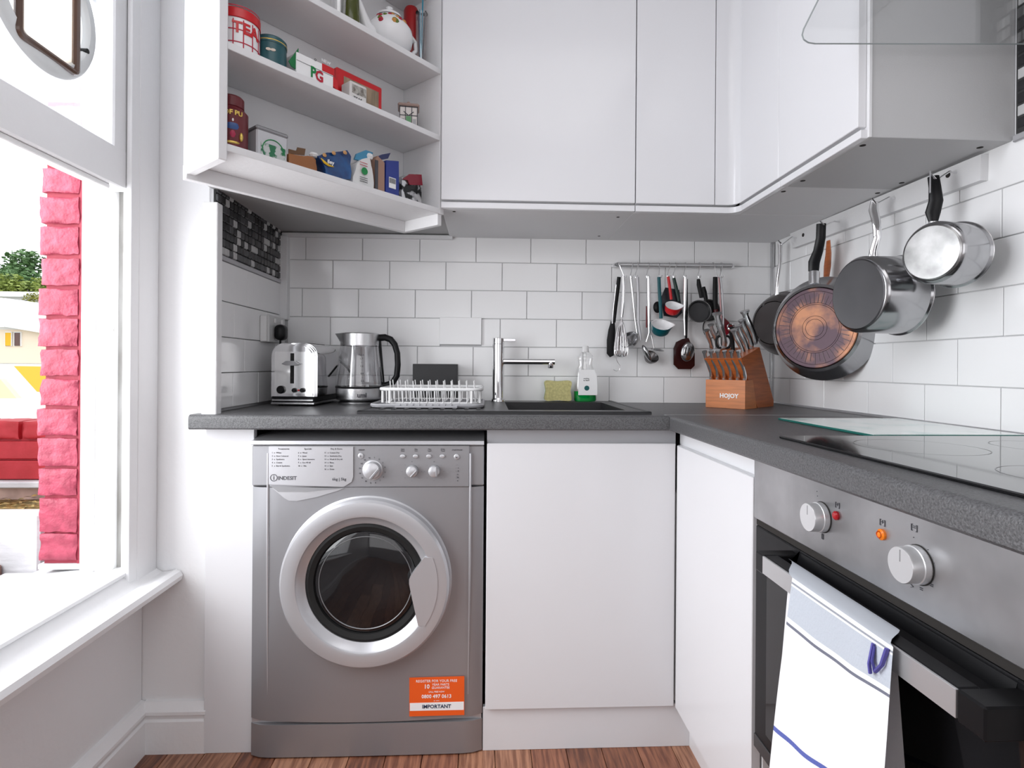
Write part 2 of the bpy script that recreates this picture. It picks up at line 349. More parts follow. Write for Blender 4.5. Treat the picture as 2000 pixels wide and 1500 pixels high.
# right wall: running bond
MR = frame((XR, 0, 0), (0, -1, 0), (0, 0, 1), (-1, 0, 0))
px_ph = {5: 1955, 4: 1870, 3: 1959, 2: 1870, 1: 1955, 0: 1872}
for i in range(6):
    z1, z0 = RZ[i], RZ[i+1]; ph = at(px_ph[i], 600, X=XR-.005).y
    y = ph
    while y < YB: y += .2035
    while y > .35:
        a, b = y-.2035, min(y, YB-.012)
        if b-a > .008: tile(wall_r, MR, -b, -a, z0, z1)
        y -= .2035
g = G(); g.box(XR-.006, XR-.001, .3, YB, RZ[0]+.001, 1.60); 
mosaic(wall_r, MR, -1.092, -1.0, 1.512, 1.88, 4, 15)
g = G(); g.box(XR-.004, XR, .95, 1.093, 1.505, 1.9); struct('mosaic_backing', g, M_blackgrout, wall_r)
g = G(); g.box(XR-.011, XR, .95, 1.095, 1.488, 1.502, .002); struct('trim_4', g, M_silverl)
g = G(); g.box(XR-.014, XR-.002, .3, YB-.01, .90, .909, .003); struct('trim_5', g, M_silverl)
g = G(); g.box(XR-.017, XR, YB-.017, YB, .905, 1.497, .003, seg=2); struct('trim_6', g, M_steel)
# batten above the tiles and vertical trunking
a = at(550, 452, Y=YB-.02); b = at(884, 463, Y=YB-.02)
g = G(); g.box(a.x, b.x, YB-.022, YB, 1.484, 1.498, .002); struct('trim_7', g, M_shelf)
g = G(); g.box(XL-.004, XL+.028, YB-.034, YB, 1.19, 1.484, .002); struct('trim_8', g, M_shelf)
g = G(); g.box(-.737, -.699, 1.505, 1.535, .90, 1.452, .002); struct('trim_9', g, M_gloss)

# ------------------------------------------------------------------ wall cabinets
YU, XU, ZD, ZP, YE = 1.66, .739, 1.516, 1.494, 1.10
xa, xb_, xc = at(862, 300, Y=YU).x, at(1242, 300, Y=YU).x, at(1397, 300, Y=YU).x
ZT = 2.36
def screwdot(parent, px, py, r=.006):
    p = at(px, py, Z=ZP); g = G(); g.lathe([(0, -.0006), (r, -.0006), (r, .001), (0, .001)], 12, Matrix.Translation(p)); ob('screw_cover', g, M_dark, parent)
c = thing('wall_cabinet', 'wide white handleless wall cabinet above the tap', 'cabinet', (xa, YU, ZP))
g = G(); g.box(xa, xb_, YU+.02, YB, ZP, ZT, .001); ob('body', g, M_cabin, c)
g = G(); g.box(xa+.0005, xb_-.0015, YU, YU+.018, ZD, ZT, .0012); ob('door', g, M_cab, c)
g = G(); g.box(xa, xb_-.001, YU+.004, YU+.019, ZP-.001, ZD-.006, .001); ob('bottom_trim', g, M_cab, c)
for p in ((887, 413), (1207, 424), (1170, 461)): screwdot(c, *p, r=.005)
c = thing('corner_wall_cabinet', 'white corner wall cabinet with a curved inner post, above the utensil rail', 'cabinet', (xb_, YU, ZP))
yk = at(1434, 300, X=XU).y
g = G(); g.box(xb_, XR, YU+.02, YB, ZP, ZT, .001); g.box(XU+.02, XR, yk, YU+.02, ZP, ZT, .001); ob('body', g, M_cabin, c)
g = G(); g.box(xb_+.0015, xc-.001, YU, YU+.018, ZD, ZT, .0012); ob('door', g, M_cab, c)
def fillet(z0, z1, off, x0, r=.03, y1=yk):
    o = [(x0, YU+off)]+[(XU+off-r-off*0+r*math.sin(t), YU+off-r+r*math.cos(t)) for t in [PI/2*i/8 for i in range(9)]]+[(XU+off, y1)]
    i_ = [(XU+off+.016, y1), (XU+off+.016, YU+off+.016), (x0, YU+off+.016)]
    g = G(); g.prism(o+i_, z0, z1); return g
ob('curved_post', fillet(ZD, ZT, 0, xc+.001), M_cab, c)
g = fillet(ZP-.001, ZD-.006, .004, xb_+.001); ob('bottom_trim', g, M_cab, c)
ys = at(1520, 300, X=XU).y
c = thing('narrow_wall_cabinet', 'narrow white wall cabinet beside the curved corner post', 'cabinet', (XU, ys, ZP))
g = G(); g.box(XU+.02, XR, ys, yk, ZP, ZT, .001); ob('body', g, M_cabin, c)
g = G(); g.box(XU, XU+.018, ys+.0006, yk-.002, ZD, ZT, .0012); ob('door', g, M_cab, c)
g = G(); g.box(XU+.004, XU+.019, ys+.001, yk-.001, ZP-.001, ZD-.006, .001); ob('bottom_trim', g, M_cab, c)
for p in ((1530, 374), (1714, 377)): screwdot(c, *p)
c = thing('end_wall_cabinet', 'white wall cabinet with a bare end panel behind the glass hood', 'cabinet', (XU, YE, ZP))
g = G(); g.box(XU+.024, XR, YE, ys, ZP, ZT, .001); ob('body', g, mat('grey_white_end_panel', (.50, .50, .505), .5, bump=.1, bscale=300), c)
g = G(); g.box(XU, XU+.018, YE+.006, ys-.0006, ZD, ZT, .0012); ob('door', g, M_cab, c)
g = G(); g.box(XU+.018, XU+.024, YE-.002, ys-.001, ZP, ZT, .0005); ob('edge_strip', g, M_cabin, c)
g = G(); g.box(XU+.004, XU+.019, YE+.003, ys-.001, ZP-.001, ZD-.006, .001); ob('bottom_trim', g, M_cab, c)
for p in ((1568, 353), (1685, 284), (1761, 357), (1914, 288)): screwdot(c, *p)
# hood glass
MH = frame((0, 1.07, 0), (1, 0, 0), (0, 0, 1), (0, -1, 0))
q = lambda px, py: tuple((at(px, py, Y=1.07).x, at(px, py, Y=1.07).z))
k0 = q(1597, 0); ed = (k0[0]+(k0[0]-q(1566, 68)[0])*3, k0[1]+(k0[1]-q(1566, 68)[1])*3)
poly = [ed, q(1597, 0), q(1568, 58), q(1565, 70), q(1568, 79), q(1577, 85), q(1590, 87), (XR-.002, q(1990, 87)[1]), (XR-.002, ed[1])]
h = thing('cooker_hood', 'clear curved-corner glass side of the cooker hood', 'cooker hood', (1.0, 1.07, q(1590, 87)[1]))
g = G(); g.prism(poly, 0, .006, MH); ob('glass_panel', g, M_hood, h); g = G(); g.tube([MH @ Vector((x, y, .003)) for x, y in poly[:8]], .0014, 6); ob('polished_edge', g, mat('grey_glass_edge', (.30, .33, .33), .2), h)
g = G(); g.box(.78, XR-.001, .55, 1.066, 2.0, 2.35, .004); ob('extractor_body', g, M_steel, h)

# ------------------------------------------------------------------ corner shelf unit set at an angle
SA = .7191; RF = Vector((-.141, 1.676, 0)); SL, SD = .6306, .163
ex = Vector((math.sin(SA), math.cos(SA), 0)); ey = Vector((-math.cos(SA), math.sin(SA), 0)); LF = RF-ex*SL
MS = frame(LF, ex, ey, (0, 0, 1))
ZS = [1.478, 1.692, 1.887, 2.13]; TS = .016
su = thing('corner_shelf_unit', 'white open shelf unit hung across the corner, holding tins and packets', 'shelf', LF+Vector((0, 0, 1.458)))
def sob(name, x0, x1, y0, y1, z0, z1, b=.001): g = G(); g.box(x0, x1, y0, y1, z0, z1, b, MS); return ob(name, g, M_shelf, su)
sob('side_panel', -.004, .016, -.004, SD+.002, 1.456, 2.34, .002)
sob('side_panel', SL, SL+.018, 0, SD, 1.478, 2.34)
sob('back_panel', .016, SL, SD, SD+.006, 1.478, 2.34)
for z in ZS: sob('shelf_board', .016, SL, 0, SD-.001, z, z+TS)
sob('batten', -.004, SL+.01, SD-.014, SD+.004, 1.445, 1.478)
sob('batten', SL-.004, SL+.012, .004, SD-.014, 1.445, 1.478)
sob('edge_trim', .604, .630, .001, .02, 1.70, 2.0) if False else None
g = G(); LB = LF+ey*SD; RB = RF+ey*SD
poly = [(LB.x+.004, LB.y), (RB.x, RB.y), (xa-.002, 1.72), (xa-.002, YB), (XL-.01, YB), (XL-.01, 1.50)]
g.prism(poly, 1.502, 1.516); struct('ceiling_panel', g, mat('grey_soffit_board', (.42, .42, .42), .6, bump=.2, bscale=90))  # plain grey board closing the corner

# ------------------------------------------------------------------ worktops
WZ, WT = .902, .038; YF, XF = 1.487, .486
def nose(n=5, r=.012):
    return [(0, WT-r*.9)]+[(r*.9-r*.9*math.cos(PI/2*i/n), WT-r*.9+r*.9*math.sin(PI/2*i/n)) for i in range(1, n+1)]
np_ = nose(); 
def slab(g, x0, x1, y0, y1): g.box(x0, x1, y0, y1, WZ-WT, WZ)
BX0, BX1, BY0, BY1 = .055, .405, 1.60, 1.955
g = G(); front = np_+[(.05, WT), (.05, 0), (.004, 0), (0, .004)]
g.prism(front, XL-.031, XF-.0005, frame((0, YF, WZ-WT), (0, 1, 0), (0, 0, 1), (1, 0, 0)))
slab(g, XL-.002, BX0, YF+.05, YB-.002); slab(g, BX1, XR-.001, YF+.05, YB-.002); slab(g, BX0, BX1, YF+.05, BY0); slab(g, BX0, BX1, BY1, YB-.002)
solo('worktop', g, M_top, 'charcoal speckled worktop along the back wall, carrying the sink', 'worktop')
g = G(); g.prism(front, -(YF+.0495), -.15, frame((XF, 0, WZ-WT), (1, 0, 0), (0, 0, 1), (0, -1, 0)))
slab(g, XF+.05, XR-.001, .15, YF+.0495)
solo('worktop', g, M_top, 'charcoal speckled worktop over the oven, carrying the black hob', 'worktop')
g = G(); g.box(.487, XR-.02, YF+.0488, YF+.0502, WZ-.001, WZ+.0004); struct('trim_10', g, M_silverl)

# ------------------------------------------------------------------ base units
XM0, XM1, YM = -.612, -.005, 1.513
g = G(); g.box(-.7415, XM0-.004, 1.54, 1.56, 0, WZ-WT-.001, .001); solo('filler_panel', g, M_cab, 'tall white filler panel between washing machine and alcove wall', 'panel')
xd0, XR0 = XM1+.008, .514
c = thing('base_cabinet', 'white handleless base cabinet under the sink', 'cabinet', (.25, 1.53, 0))
g = G(); g.box(xd0, XR0+.02, 1.534, YB-.002, .12, .69, .001); g.box(xd0, XR0+.02, 1.98, YB-.002, .69, .86); ob('body', g, M_cabin, c)
g = G(); g.box(xd0, XR0-.002, YM, YM+.019, .117, .826, .0015); ob('door', g, M_cab, c)
g = G(); g.box(xd0, XR0+.004, 1.531, 1.548, .822, .863, .001); g.box(xd0, XR0, YM+.004, 1.532, .820, .8245, .001); ob('handle_channel', g, mat('silver_grey_rail', (.42, .42, .44), .4, metal=.2), c)
g = G(); g.box(XM1+.002, .60, 1.526, 1.542, 0, .117, .001); ob('plinth', g, M_cab, c)
yo = 1.069
c = thing('base_cabinet', 'narrow white base cabinet between sink cabinet and oven', 'cabinet', (XR0, 1.3, 0))
g = G(); g.box(XR0+.022, XR-.002, yo+.002, 1.50, .12, .86, .001); ob('body', g, M_cabin, c)
g = G(); g.box(XR0, XR0+.019, yo+.004, YM-.004, .117, .822, .0015); ob('door', g, M_cab, c)
g = G(); g.box(XR0+.016, XR0+.03, yo+.001, 1.533, .82, .863, .001); g.box(XR0+.004, XR0+.018, yo+.004, YM, .818, .8225, .001); ob('handle_channel', g, M_cab, c)
g = G(); g.box(XR0+.045, XR0+.06, yo+.002, 1.525, 0, .117, .001); ob('plinth', g, M_cab, c)

# ------------------------------------------------------------------ washing machine
f2 = lambda px, py, Y=YM: (at(px, py, Y=Y).x, at(px, py, Y=Y).z)
MF = lambda Y: frame((0, Y, 0), (1, 0, 0), (0, 0, 1), (0, -1, 0))
wmch = thing('washing_machine', 'silver front-loading washer dryer with a round porthole door', 'washing machine', (-.31, 1.8, 0))
g = G(); g.box(XM0+.004, XM1-.004, YM+.03, 2.03, .02, .835, .004); ob('cabinet', g, M_silver, wmch)
def rise(x): return .010*(1-((x+.3085)/.3035)**2)      # the front bulges a little
zl = .0905; zc_ = f2(700, 951)[1]
# front panel: bulging sheet with chamfered sides
def frontp(z0, z1, bulge, name, m, curve=0.0, ymin=.03, nx=24):
    xsn = [XM0+(XM1-XM0)*i/nx for i in range(nx+1)]
    def yy(x):
        e = min(x-XM0, XM1-x); s = 1-min(e/.046, 1); return YM+.012*s**2-bulge*rise(x)
    vs = []; fs = []
    for x in xsn:
        zz0 = z0-curve*rise(x)/.010 if curve else z0
        vs += [(x, yy(x), zz0), (x, yy(x), z1), (x, YM+ymin, z1), (x, YM+ymin, zz0)]
    for i in range(nx):
        for k in range(4): a = i*4+k; b = i*4+(k+1) % 4; fs.append([a, b, b+4, a+4])
    fs += [[0, 1, 2, 3], [nx*4+3, nx*4+2, nx*4+1, nx*4]]
    g = G(); g.add(vs, fs); return ob(name, g, m, wmch)
frontp(zl+.012, zc_-.001, .2, 'front_panel', M_silver, curve=.010)
g = G(); g.box(XM0+.002, XM1-.002, YM+.012, YM+.032, .088, .11, .001); ob('seam_highlight', g, M_silverl, wmch)
frontp(.004, zl-.002, .25, 'plinth', M_silver)
# side rails on the front
for sx, xx in ((1, f2(524, 900)[0]), (-1, f2(919, 900)[0])):
    g = G(); g.tube([(xx, YM-.001, .80), (xx, YM-.001, .5), (xx+sx*.002, YM+.001, .16)], [.0032, .0032, .001], 8); ob('side_rib', g, M_silverl, wmch)
# control fascia
zt0, zt1 = f2(700, 870)[1], .837
g = G(); g.box(f2(527, 900)[0], f2(917, 900)[0], YM-.004, YM+.03, zc_, zt0, .002); ob('control_panel', g, M_silver, wmch)
g = G(); g.box(XM0, XM1, YM+.004, YM+.04, zc_+.002, zt0, .003); ob('fascia_frame', g, M_silver, wmch)
g = G(); g.prism([(.0, zt0+.001), (-.004, zt0+.003), (.0, zt0+.012), (.02, .834), (.05, .841), (.5, .841), (.5, zt0+.001)], XM0, XM1, frame((0, YM, 0), (0, 1, 0), (0, 0, 1), (1, 0, 0))); ob('lid', g, M_silverl, wmch)
# drawer
dr = [f2(*p) for p in ((527, 871), (691, 872), (691, 930), (688, 940), (672, 950), (527, 945))]
g = G(); g.prism(dr, 0, .0075, MF(YM)); drawer = ob('detergent_drawer', g, M_silverl, wmch)
rc = [f2(*p) for p in ((532, 952), (556, 972), (565, 977), (580, 978), (620, 970), (660, 958), (672, 953))]
g = G(); g.prism(rc, 0, .004, MF(YM)); ob('drawer_grip', g, M_silverl, wmch)
g = G(); g.prism([f2(*p) for p in ((530, 949), (545, 960), (600, 960), (668, 953))], .0035, .0048, MF(YM)); ob('grip_painted_shade', g, M_darksil, wmch)  # dark strip laid on the grip, shade put into its colour
ML_ = lambda px, py, off=.0045, Y=YM: Matrix.Translation(at(px, py, Y=Y)+Vector((0, -off, 0))) @ Matrix.Rotation(PI/2, 4, 'X')
LP = .0078
g = G(); cx = ML_(537, 932, LP); g.lathe([(.0095, 0), (.0095, .0004), (.0078, .0004), (.0078, 0)], 20, cx, cap=False); ob('logo_ring', g, M_ink, wmch)
lettering('i', .017, cx, M_ink, wmch, name='logo_letter', bold=.0003)
lettering('INDESIT', .0135, ML_(563, 933, LP), M_ink, wmch, bold=.0002)
lettering('6kg | 5kg', .010, ML_(664, 935, LP), M_ink, wmch, bold=.0001)
cols = [(533, 'Treatments', ['1  o  White', '2  o  Non Coloured', '3  o  Synthetics', '4  o  Cotton', '5  o  Bed & Synthetics']),
        (584, 'Specials', ['6  o  Wool', '7  o  Jeans', '8  o  Sport Intensive', '9  o  Eco 40-60', '10  o  Mix']),
        (635, 'Dry & Extra', ['11  o  Cotton Dry', '12  o  Synthetics Dry', '13  o  Wash & Dry 60', '14  o  Rinse', '15  o  Spin', '16  o  Drain'])]
for px, hd, ls in cols:
    lettering(hd, .0062, ML_(px+12, 876, LP), M_ink, wmch, ax='LEFT')
    for i, s in enumerate(ls): lettering(s, .0052, ML_(px, 883.5+i*6.4, LP), M_ink, wmch, ax='LEFT')
def disc(px, py, r, h, name, m, parent=wmch, Y=YM-.004, flat=None, seg=24, Mx=None, rim=.3):
    M = ML_(px, py, 0, Y) @ (Mx or Matrix()); g = G(); g.lathe([(r, 0), (r, h*.6), (r*(1-rim*.4), h*.9), (r*(1-rim), h), (0, h*1.02)], seg, M, cap=False); return ob(name, g, m, parent)
kn = disc(728, 918, .0265, .004, 'dial_bezel', M_silverl)
def knob(px, py, r, h, ang, nm='dial'):
    M = ML_(px, py, 0, YM-.008) @ Matrix.Rotation(ang, 4, 'Z')
    k = tag(ob(nm, G().lathe([(r, 0), (r*.98, h*.5), (r*.9, h*.85), (r*.6, h), (0, h*1.02)], 28, M, cap=False), M_silverl, wmch), '', ''); del k['label']; del k['category']
    g = G(); g.box(-r*.1, r*.16, -r*.8, r*.8, h*.8, h*1.12, .001, M @ Matrix.Translation((r*.45, 0, 0))); ob('grip_ridge', g, M_silver, k)
knob(728, 918, .0225, .017, -.7, 'program_dial'); knob(805, 920, .0155, .014, -.75); knob(848, 920, .0155, .014, 0)
disc(705, 890, .0075, .0035, 'round_button', M_silverl); disc(892, 892, .0075, .0035, 'round_button', M_silverl)
lettering('l', .008, ML_(705, 890, .0085), M_ink, wmch); lettering('o', .008, ML_(892, 892, .0085), M_ink, wmch)
for px in (787, 812, 838, 864): disc(px, 891, .0072, .004, 'option_button', M_silverl, Mx=Matrix.Diagonal((1, .72, 1, 1)))
LP2 = .0048
for px, t in ((707, 'ON/OFF'), (787, 'Extra\nRinse'), (813, 'Easy\nIron'), (839, 'Mini\nLoad'), (865, 'Delay\nTimer'), (893, 'START/PAUSE')): lettering(t, .0045, ML_(px, 878.5, LP2), M_ink, wmch)
for i in range(16):
    a = PI/2-2*PI*i/16-.15; lettering(str(i+1), .0052, ML_(728+25*math.cos(a), 918-25*math.sin(a), LP2), M_ink, wmch)
for cxp in (805, 848):
    for i in range(8): a = 2*PI*i/8+PI/2; lettering('-' if i else '*', .0055, ML_(cxp+19*math.cos(a), 920-18*math.sin(a), LP2), M_ink, wmch)
for i in range(6): lettering(('. : .', '. : o', ': : 0', '. o', '. 2h', '. o')[i], .006, ML_(893, 907+i*6.2, LP2), M_ink, wmch)
# porthole door
DC = at(717, 1133, Y=YM); ro = 163/1110*1.49
dm = Matrix.Translation(DC+Vector((0, -.002, 0))) @ Matrix.Rotation(PI/2, 4, 'X')
door = tag(ob('porthole_door', G().lathe([(ro+.004, 0), (ro, .002), (ro-.001, .026), (ro-.007, .033), (ro-.036, .037), (ro-.043, .035), (ro-.046, .030), (ro-.064, .018), (ro-.066, .004)], 96, dm, cap=False), M_silverl, wmch), '', ''); del door['label']; del door['category']
g = G(); g.lathe([(ro-.0655, .017), (ro-.072, .020), (ro-.084, .016), (ro-.088, .006)], 80, dm, cap=False); ob('rubber_rim', g, M_rub, door)
g = G(); g.lathe([(ro-.087, .012), (ro-.095, .016), (.06, .022), (0, .023)], 64, dm, cap=False); ob('porthole_glass', g, M_blackg, door)
g = G(); g.lathe([(ro-.0975, .0165), (ro-.0985, .0185), (ro-.0998, .0165)], 64, dm, cap=False); ob('glass_ring', g, M_darksil, door)
hp = [(832, 1079), (807, 1113), (803, 1121), (803, 1130), (808, 1155), (820, 1209)]
hp2 = [f2(*p) for p in hp]; 
arc = [(DC.x+(ro-.03)*math.cos(a), DC.z+(ro-.03)*math.sin(a)) for a in [R_(-42+i*8) for i in range(9)]]
hpoly = [hp2[5]]+arc[1:]+[hp2[0]]+hp2[1:5]
g = G(); g.prism(hpoly, .004, .0395, MF(YM)); ob('door_handle', g, M_silverl, door)
# sticker
st = [f2(*p) for p in ((800, 1322), (907, 1319), (907, 1394), (800, 1397))]
sk = ob('guarantee_sticker', G().prism(st, .0035, .0052, MF(YM)), M_orange, wmch, label='orange guarantee sticker')
wb = [f2(*p) for p in ((801, 1371), (906, 1368), (906, 1384), (801, 1386))]
ob('white_band', G().prism(wb, .005, .0056, MF(YM)), M_print, sk)
S = .0054
lettering('REGISTER FOR YOUR FREE', .0092, ML_(853, 1328, S), M_print, sk); lettering('10', .015, ML_(834, 1339, S), M_print, sk, bold=.0003)
lettering('YEAR PARTS\nGUARANTEE', .0082, ML_(861, 1338, S), M_print, sk); lettering('CALL FREE NOW', .0055, ML_(853, 1349, S), M_print, sk)
lettering('0800 497 0613', .013, ML_(853, 1358, S), M_print, sk, bold=.0002); lettering('or  www', .004, ML_(853, 1366, S), M_print, sk)
lettering('IMPORTANT', .0135, ML_(853, 1377.5, .0058), mat('navy_print', (.02, .04, .09), .6), sk, bold=.0003)
# ------------------------------------------------------------------ oven
XO = XR0; y0o, y1o = .47, yo
ov = thing('built_in_oven', 'stainless steel built-in oven with black glass door', 'oven', (XO+.25, .77, .31))
g = G(); g.box(XO+.03, XR-.03, y0o, y1o, .32, .86, .002); ob('oven_body', g, M_black, ov)
g = G(); g.box(XO, XO+.028, y0o, y1o-.001, .746, .8605, .0015); cp = ob('control_panel', g, M_steelpl, ov)
g = G(); g.box(XO+.006, XO+.03, y0o, y1o-.001, .733, .745); g.box(XO+.012, XO+.03, y0o, y1o, .8605, .8635); ob('cooling_gap', g, M_dark, ov)
MX = lambda y, z, x=XO: frame((x, y, z), (0, -1, 0), (0, 0, 1), (-1, 0, 0))
od = ob('oven_door', G().box(XO+.004, XO+.028, y0o, y1o-.002, .31, .732, .002), M_black, ov)
ob('door_glass', G().box(XO+.001, XO+.006, y0o+.045, y1o-.05, .36, .69, .001), M_blackg, od)
ob('lower_trim', G().box(XO+.002, XO+.01, y0o, y1o-.003, .31, .335, .001), mat('dark_grey_trim', (.04, .04, .042), .35), od)
def oknob(px, py):
    p = at(px, py, X=XO); M = MX(p.y, p.z)
    k = ob('control_knob', G().lathe([(.0225, .001), (.0225, .009), (.0212, .0095), (.0212, .022), (.0205, .0235), (0, .0235)], 40, M, cap=False), mat('satin_aluminium_knob', (.72, .72, .73), .3, metal=.5), ov)
    g = G(); g.lathe([(.0235, 0), (.0235, .0012), (0, .0012)], 32, M, cap=False); ob('knob_collar', g, M_dark, k)
    g = G(); g.box(-.0006, .0006, .004, .018, .0235, .0239, 0, M); ob('pointer_line', g, M_darksil, k)
oknob(1606, 1010); oknob(1795, 1103)
def olight(px, py, r, m, nm):
    p = at(px, py, X=XO); M = MX(p.y, p.z); l = ob(nm, G().lathe([(r, 0), (r, .003), (r*.7, .005), (0, .0055)], 20, M, cap=False), m, ov)
    return l, M
olight(1635, 1007, .0065, mat('red_lamp_lens', (.35, .005, .01), .15), 'indicator_light')
l, M = olight(1724, 1044, .0072, mat('orange_lamp_lens', (.9, .22, .01), .2), 'indicator_light')
g = G(); g.lathe([(.0032, .0052), (.0042, .0062), (.005, .0052)], 16, M, cap=False); ob('lens_ring', g, mat('dark_orange_lens', (.5, .07, .0), .3), l)
def omark(px, py, s, sz=.009):
    p = at(px, py, X=XO); lettering(s, sz, MX(p.y, p.z, XO-.0004), M_ink, ov)
for px, py, s in ((1596, 957, '.'), (1597, 966, '.'), (1607, 1047, '[]'), (1636, 986, '[+]'), (1724, 1020, '[+]'), (1786, 1030, '[=]'), (1785, 1046, '.'), (1782, 1146, '>'), (1800, 1151, '='), (1820, 1144, '='), (1824, 1096, '.'), (1813, 1070, '.')): omark(px, py, s)
# handle
hy0, hy1 = .53, .915
hd = ob('door_handle', G().box(.458, .482, hy0, hy1, .694, .7245, .002), M_black, od)
ob('steel_strip', G().box(.4555, .459, hy0, hy1, .695, .7235, .0005), mat('satin_steel_strip', (.68, .68, .69), .32, metal=.75), hd)
ob('handle_bracket', G().box(.4565, XO+.005, hy1, hy1+.026, .692, .7245, .002), M_black, hd)
ob('handle_bracket', G().box(.4565, XO+.005, hy0-.032, hy0, .692, .7245, .002), M_black, hd)
g = G(); g.prism([(.488, .70), (.51, .70), (XO+.005, .732), (XO+.005, .715)][:4], -hy1, -hy0, frame((0, 0, 0), (1, 0, 0), (0, 0, 1), (0, -1, 0))); ob('door_top_lip', g, M_black, od)

# tea towel over the handle
M_tow = mat('striped_tea_towel', (.86, .86, .88), .85, bump=.4, bscale=260)
def stripes(m, bands, base=(.86, .86, .88)):
    nt = m.node_tree; b = nt.nodes['Principled BSDF']; uv = nt.nodes.new('ShaderNodeUVMap'); sp = nt.nodes.new('ShaderNodeSeparateXYZ'); nt.links.new(uv.outputs[0], sp.inputs[0])
    cr = nt.nodes.new('ShaderNodeValToRGB'); cr.color_ramp.interpolation = 'CONSTANT'; el = cr.color_ramp.elements; el[0].position = 0; el[0].color = (*base, 1); el[1].position = 1; el[1].color = (*base, 1)
    for a, bb, c in bands:
        e = el.new(a); e.color = (*c, 1); e = el.new(bb); e.color = (*base, 1)
    nt.links.new(sp.outputs[1], cr.inputs[0]); nt.links.new(cr.outputs[0], b.inputs['Base Color'])
stripes(M_tow, [(.012, .02, (.3, .32, .36)), (.03, .155, (.50, .54, .60)), (.175, .187, (.16, .17, .22)), (.60, .62, (.10, .13, .42))])
tw = thing('tea_towel', 'white tea towel with grey-blue stripes folded over the oven handle', 'towel', (.46, .75, .35))
c00, c10 = at(1550, 1128, X=.450), at(1748, 1264, X=.450)
c01, c11 = at(1500, 1600, X=.432), at(1722, 1790, X=.436)
def tf(u, v):
    a = c00.lerp(c10, u); b = c01.lerp(c11, u); p = a.lerp(b, v**1.0)
    wv = .006*math.sin(u*9+.6)*v+.004*math.sin(u*17+2)*v+.010*max(0, u-.8)*5*v
    sag = .012*math.sin(u*PI)*(1-v)*.0
    return (p.x-wv-.002, p.y+.004*math.sin(v*5+u*3)*v, p.z-.010*math.sin(u*PI*1.0)*min(1, v*4)*.8)
g = G(); g.sheet(tf, 40, 50); ob('front_fold', g, M_tow, tw, sharp=0)
M_tow2 = mat('tea_towel_back_layer', (.80, .80, .82), .85, bump=.4, bscale=260); stripes(M_tow2, [(.60, .63, (.10, .13, .42))], (.80, .80, .82))
d00, d10 = at(1540, 1136, X=.487), at(1752, 1292, X=.487); d01, d11 = at(1503, 1560, X=.492), at(1775, 1690, X=.470)
g = G(); g.sheet(lambda u, v: tuple(d00.lerp(d10, u).lerp(d01.lerp(d11, u), v)+Vector((-.004*math.sin(u*11)*v, 0, 0))), 30, 40); ob('back_fold', g, M_tow2, tw, sharp=0)
# crest over the handle
def crest(u, v):
    a = c00.lerp(c10, u); b = d00.lerp(d10, u); t = v*PI
    return (a.x-.002+(b.x-a.x+.002)*(.5-.5*math.cos(t)), a.y+(b.y-a.y)*v, max(a.z, .7265)*(1-v)+.7265*v+.002*math.sin(t))
g = G(); g.sheet(crest, 30, 6); ob('top_fold', g, mat('grey_blue_band', (.52, .55, .60), .85), tw, sharp=0)
lp = at(1722, 1272, X=.446); g = G(); M_loop = mat('blue_cotton_tape', (.10, .09, .35), .8)
g.tube([lp+Vector((0, .012, .0)), lp+Vector((-.004, .010, -.016)), lp+Vector((-.006, .002, -.024)), lp+Vector((-.004, -.006, -.012)), lp+Vector((-.001, -.010, .008))], .003, 6, flat=.5); g.tube([lp+Vector((0, .014, .002)), lp+Vector((-.006, .012, -.02)), lp+Vector((-.006, .010, -.03))], .004, 6, flat=.5); ob('hanging_loop', g, M_loop, tw, label='blue hanging loop')

# ------------------------------------------------------------------ hob and glass board
hx0, hy_f, hy_n = .545, 1.035, .50
hb = thing('induction_hob', 'black frameless glass hob set in the worktop above the oven', 'hob', (.8, .78, WZ))
g = G(); g.box(hx0, XR-.03, hy_n, hy_f, WZ, WZ+.005, .0015); ob('glass_surface', g, M_blackg, hb)
M_ring = mat('grey_hob_print', (.16, .16, .16), .3)
for cx, cy, r in ((.70, .89, .09), (.70, .64, .075), (.92, .89, .075), (.92, .64, .09)):
    g = G(); g.lathe([(r, .0053), (r+.0012, .0053)], 48, Matrix.Translation((cx, cy, WZ)), cap=False); ob('cooking_zone_ring', g, M_ring, hb)
gb = thing('glass_chopping_board', 'pale patterned glass worktop saver lying behind the hob', 'chopping board', (.88, 1.2, WZ))
g = G(); g.box(.732, 1.044, 1.045, 1.395, WZ+.0005, WZ+.0052, .0008); ob('glass_plate', g, M_tealedge, gb)
M_marb = mat('pale_floral_print', (.74, .80, .78), .08, col2=(.42, .60, .56), vscale=9, detail=6, contrast=(.30, .5))
g = G(); g.box(.736, 1.040, 1.049, 1.391, WZ+.0052, WZ+.0056); ob('printed_face', g, M_marb, gb)

# ------------------------------------------------------------------ sink
M_comp = mat('black_composite_granite', (.022, .022, .024), .35, bump=.3, bscale=400)
sx0, sx1, sy0, sy1 = -.345, .452, 1.535, 2.035
sk2 = thing('sink', 'black composite sink with drainer, set in the worktop', 'sink', (.05, 1.78, WZ))
z0, z1 = WZ+.0003, WZ+.0065
g = G()
for a, b, c_, d_ in ((sx0, BX0+.008, sy0, sy1), (BX1-.008, sx1, sy0, sy1), (BX0+.008, BX1-.008, sy0, BY0+.008), (BX0+.008, BX1-.008, BY1-.008, sy1)): g.box(a, b, c_, d_, z0, z1)
g.box(sx0+.002, sx1-.002, sy0, sy0+.012, z1-.002, z1+.002, .0015); g.box(sx0, sx0+.012, sy0, sy1, z1-.002, z1+.002, .0015); g.box(sx1-.012, sx1, sy0, sy1, z1-.002, z1+.002, .0015)
ob('rim', g, M_comp, sk2)
